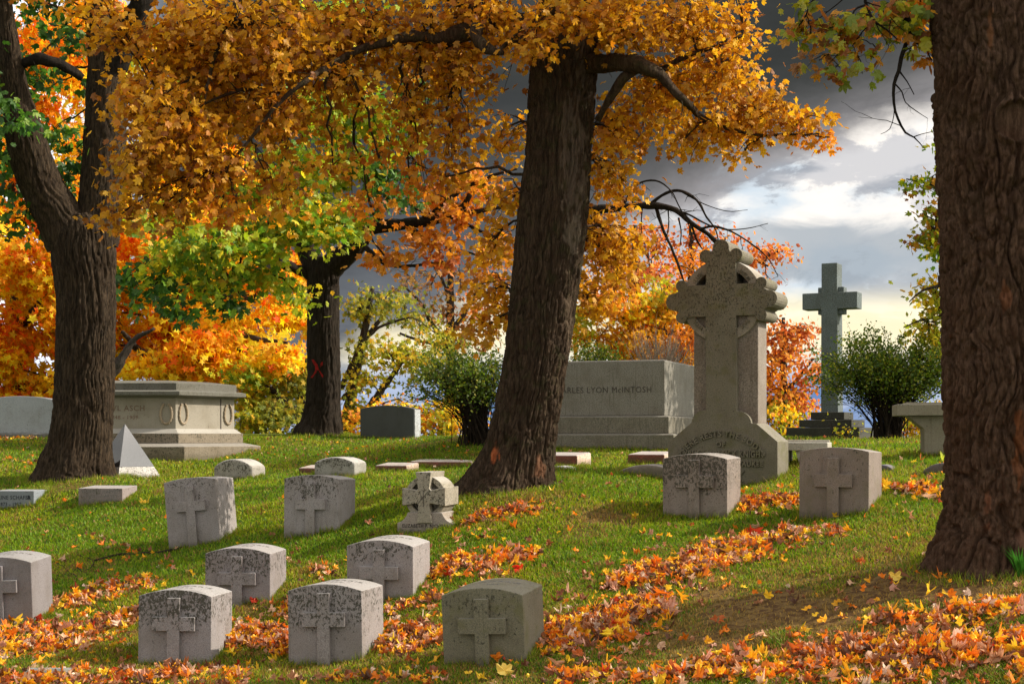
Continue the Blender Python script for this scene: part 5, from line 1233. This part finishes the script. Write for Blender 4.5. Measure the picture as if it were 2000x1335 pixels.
shrub('green shrub top showing above the block monument', 1160, 876, 27, 1165, 715, 55, 48, 7000, 50, 205)
shrub('pale bare twiggy shrub rising behind the right end of the block monument', 1285, 872, 29, 1290, 690, 70, 55, 0, 120, 207, bark=(.2,.17,.14))
for o in bpy.data.objects:
    if o.parent and o.parent.name.startswith('shrub') and 'pale bare' in o.parent.get('label','') and o.name.startswith('stems'):
        o.data.materials.clear(); o.data.materials.append(bark_mat('pale_twig_bark', (.22,.18,.14), (.36,.31,.26)))
shrub('small yellow weeds at the foot of the tall plain cross', 1640, 860, 28, 1640, 850, 24, 7, 70, 9, 209, leaf=.06, pn='yellow', low=.0)

# ------------------------------------------------------------------ sky and sun
SUN = Vector((.86,.12,.58)).normalized()
w = bpy.data.worlds.new('World'); scn.world = w; w.use_nodes = True
w.node_tree.nodes.clear(); t = NT(w.node_tree)
gen = t.n('ShaderNodeTexCoord').outputs['Generated']
sx, sy, sz = t.n('ShaderNodeSeparateXYZ', {0:gen}).outputs[:3]
sky = t.n('ShaderNodeTexSky', sky_type='NISHITA', sun_disc=False, sun_elevation=math.asin(SUN.z), sun_rotation=math.atan2(SUN.x, SUN.y), air_density=1.0, dust_density=1.5, ozone_density=1.0)
skyc = t.mix(1.0, sky.outputs[0], (.1,.1,.1), 'MULTIPLY')
az = t.m('ARCTAN2', sx, sy); el = t.m('ARCSINE', sz)
vec = t.n('ShaderNodeCombineXYZ', {0:t.m('MULTIPLY', az, 1.0), 1:t.m('MULTIPLY', el, 2.1), 2:0.0}).outputs[0]
na = t.noise(vec, 5.0, 7, .58, .4); nb = t.noise(vec, 13.0, 9, .64, .35); nc = t.noise(t.n('ShaderNodeVectorMath', {0:vec, 1:(3.1,1.7,.5)}, operation='ADD').outputs[0], 9.0, 6, .55, .2)
nac = t.m('SUBTRACT', na, .5); nbc = t.m('SUBTRACT', nb, .5)
# height above the lower edge of the storm cloud
edge = t.m('ADD', t.m('MULTIPLY', az, .43), .088)
dd = t.m('ADD', t.m('SUBTRACT', el, edge), t.m('ADD', t.m('MULTIPLY', nac, .10), t.m('MULTIPLY', nbc, .05)))
storm = t.mix(t.ramp(dd, .0, .062), t.mix(t.ramp(nb, .35, .65), (.15,.145,.15), (.29,.275,.28)), t.mix(t.ramp(na, .35, .65), (.028,.030,.029), (.047,.049,.047)))
lo_l = t.ramp(az, .10, -.08)     # left of the centre the storm cloud is blue grey
storm = t.mix(t.m('MULTIPLY', lo_l, t.ramp(dd, .16, .0)), storm, t.mix(t.ramp(nb, .35, .65), (.075,.083,.098), (.125,.135,.15)))
# bright broken cloud below
blue = t.mix(t.ramp(el, .02, .12), (.38,.45,.56), (.50,.57,.63))
br = t.mix(t.ramp(nc, .40, .58), blue, (.80,.755,.70))
br = t.mix(t.m('MULTIPLY', t.ramp(nb, .465, .54), .85), br, t.mix(t.ramp(nc, .45, .55), (.25,.265,.30), (.46,.46,.48)))
bandz = t.m('MULTIPLY', t.ramp(t.m('ADD', el, t.m('MULTIPLY', nbc, .05)), .088, .100), t.ramp(t.m('ADD', el, t.m('MULTIPLY', nbc, .05)), .138, .122))
br = t.mix(t.m('MULTIPLY', bandz, .85), br, t.mix(t.ramp(na, .4, .6), (.28,.32,.36), (.46,.47,.48)))
cream = t.m('MULTIPLY', t.ramp(el, .098, .078), t.ramp(el, .035, .06))
br = t.mix(t.m('MULTIPLY', cream, .85), br, t.mix(t.ramp(nb, .45, .6), (.82,.72,.44), (.90,.82,.60)))
br = t.mix(t.ramp(el, .05, .03), br, t.mix(t.ramp(nb, .4, .6), (.12,.20,.38), (.36,.42,.55)))
front = t.mix(t.ramp(dd, -.012, .022), br, storm)
front = t.mix(t.ramp(az, -.20, -.30), front, t.mix(t.ramp(nc, .4, .6), (.62,.72,.88), (.95,.95,.95)))
# the rest of the sky: broken white cloud over blue
rest = t.mix(t.ramp(nc, .30, .50), skyc, (.80,.77,.71))
mfront = t.m('MULTIPLY', t.ramp(t.m('ABSOLUTE', az), .75, .55), t.ramp(el, .55, .40))
gd = t.n('ShaderNodeVectorMath', {0:gen, 1:tuple(SUN)}, operation='DOT_PRODUCT').outputs['Value']
glow = t.m('MULTIPLY', t.m('POWER', t.m('MAXIMUM', gd, 0.0), 9.0), 2.6)      # added sky glow round the sun, out of view, for fill and reflection
rest = t.mix(1.0, rest, t.n('ShaderNodeCombineColor', {0:glow, 1:t.m('MULTIPLY', glow, .95), 2:t.m('MULTIPLY', glow, .86)}).outputs[0], 'ADD')
final = t.mix(mfront, rest, front)
bg = t.n('ShaderNodeBackground', {'Color':final, 'Strength':1.0})
t.n('ShaderNodeOutputWorld', {'Surface':bg.outputs[0]})
sl = bpy.data.lights.new('Sun', 'SUN'); sl.energy = 4.3; sl.angle = math.radians(.5); sl.color = (1.0,.90,.74)
so = bpy.data.objects.new('Sun', sl); COL.objects.link(so); so.rotation_euler = (-SUN).to_track_quat('-Z', 'Y').to_euler()

# ------------------------------------------------------------------ camera and render
cam = bpy.data.cameras.new('Camera'); cam.sensor_width = 36; cam.lens = 36*F/2000; cam.shift_y = (HY-667.5)/2000; cam.clip_end = 5000
cam.clip_start = .1
co_ = bpy.data.objects.new('Camera', cam); COL.objects.link(co_); co_.rotation_euler = (math.pi/2, 0, 0); scn.camera = co_
scn.view_settings.view_transform = 'Standard'; scn.view_settings.look = 'None'; scn.view_settings.exposure = 0.5; scn.view_settings.gamma = 1
cy = scn.cycles
cy.max_bounces = 9; cy.diffuse_bounces = 6; cy.transmission_bounces = 4; cy.glossy_bounces = 2; cy.use_denoising = True
cy.sample_clamp_indirect = 6
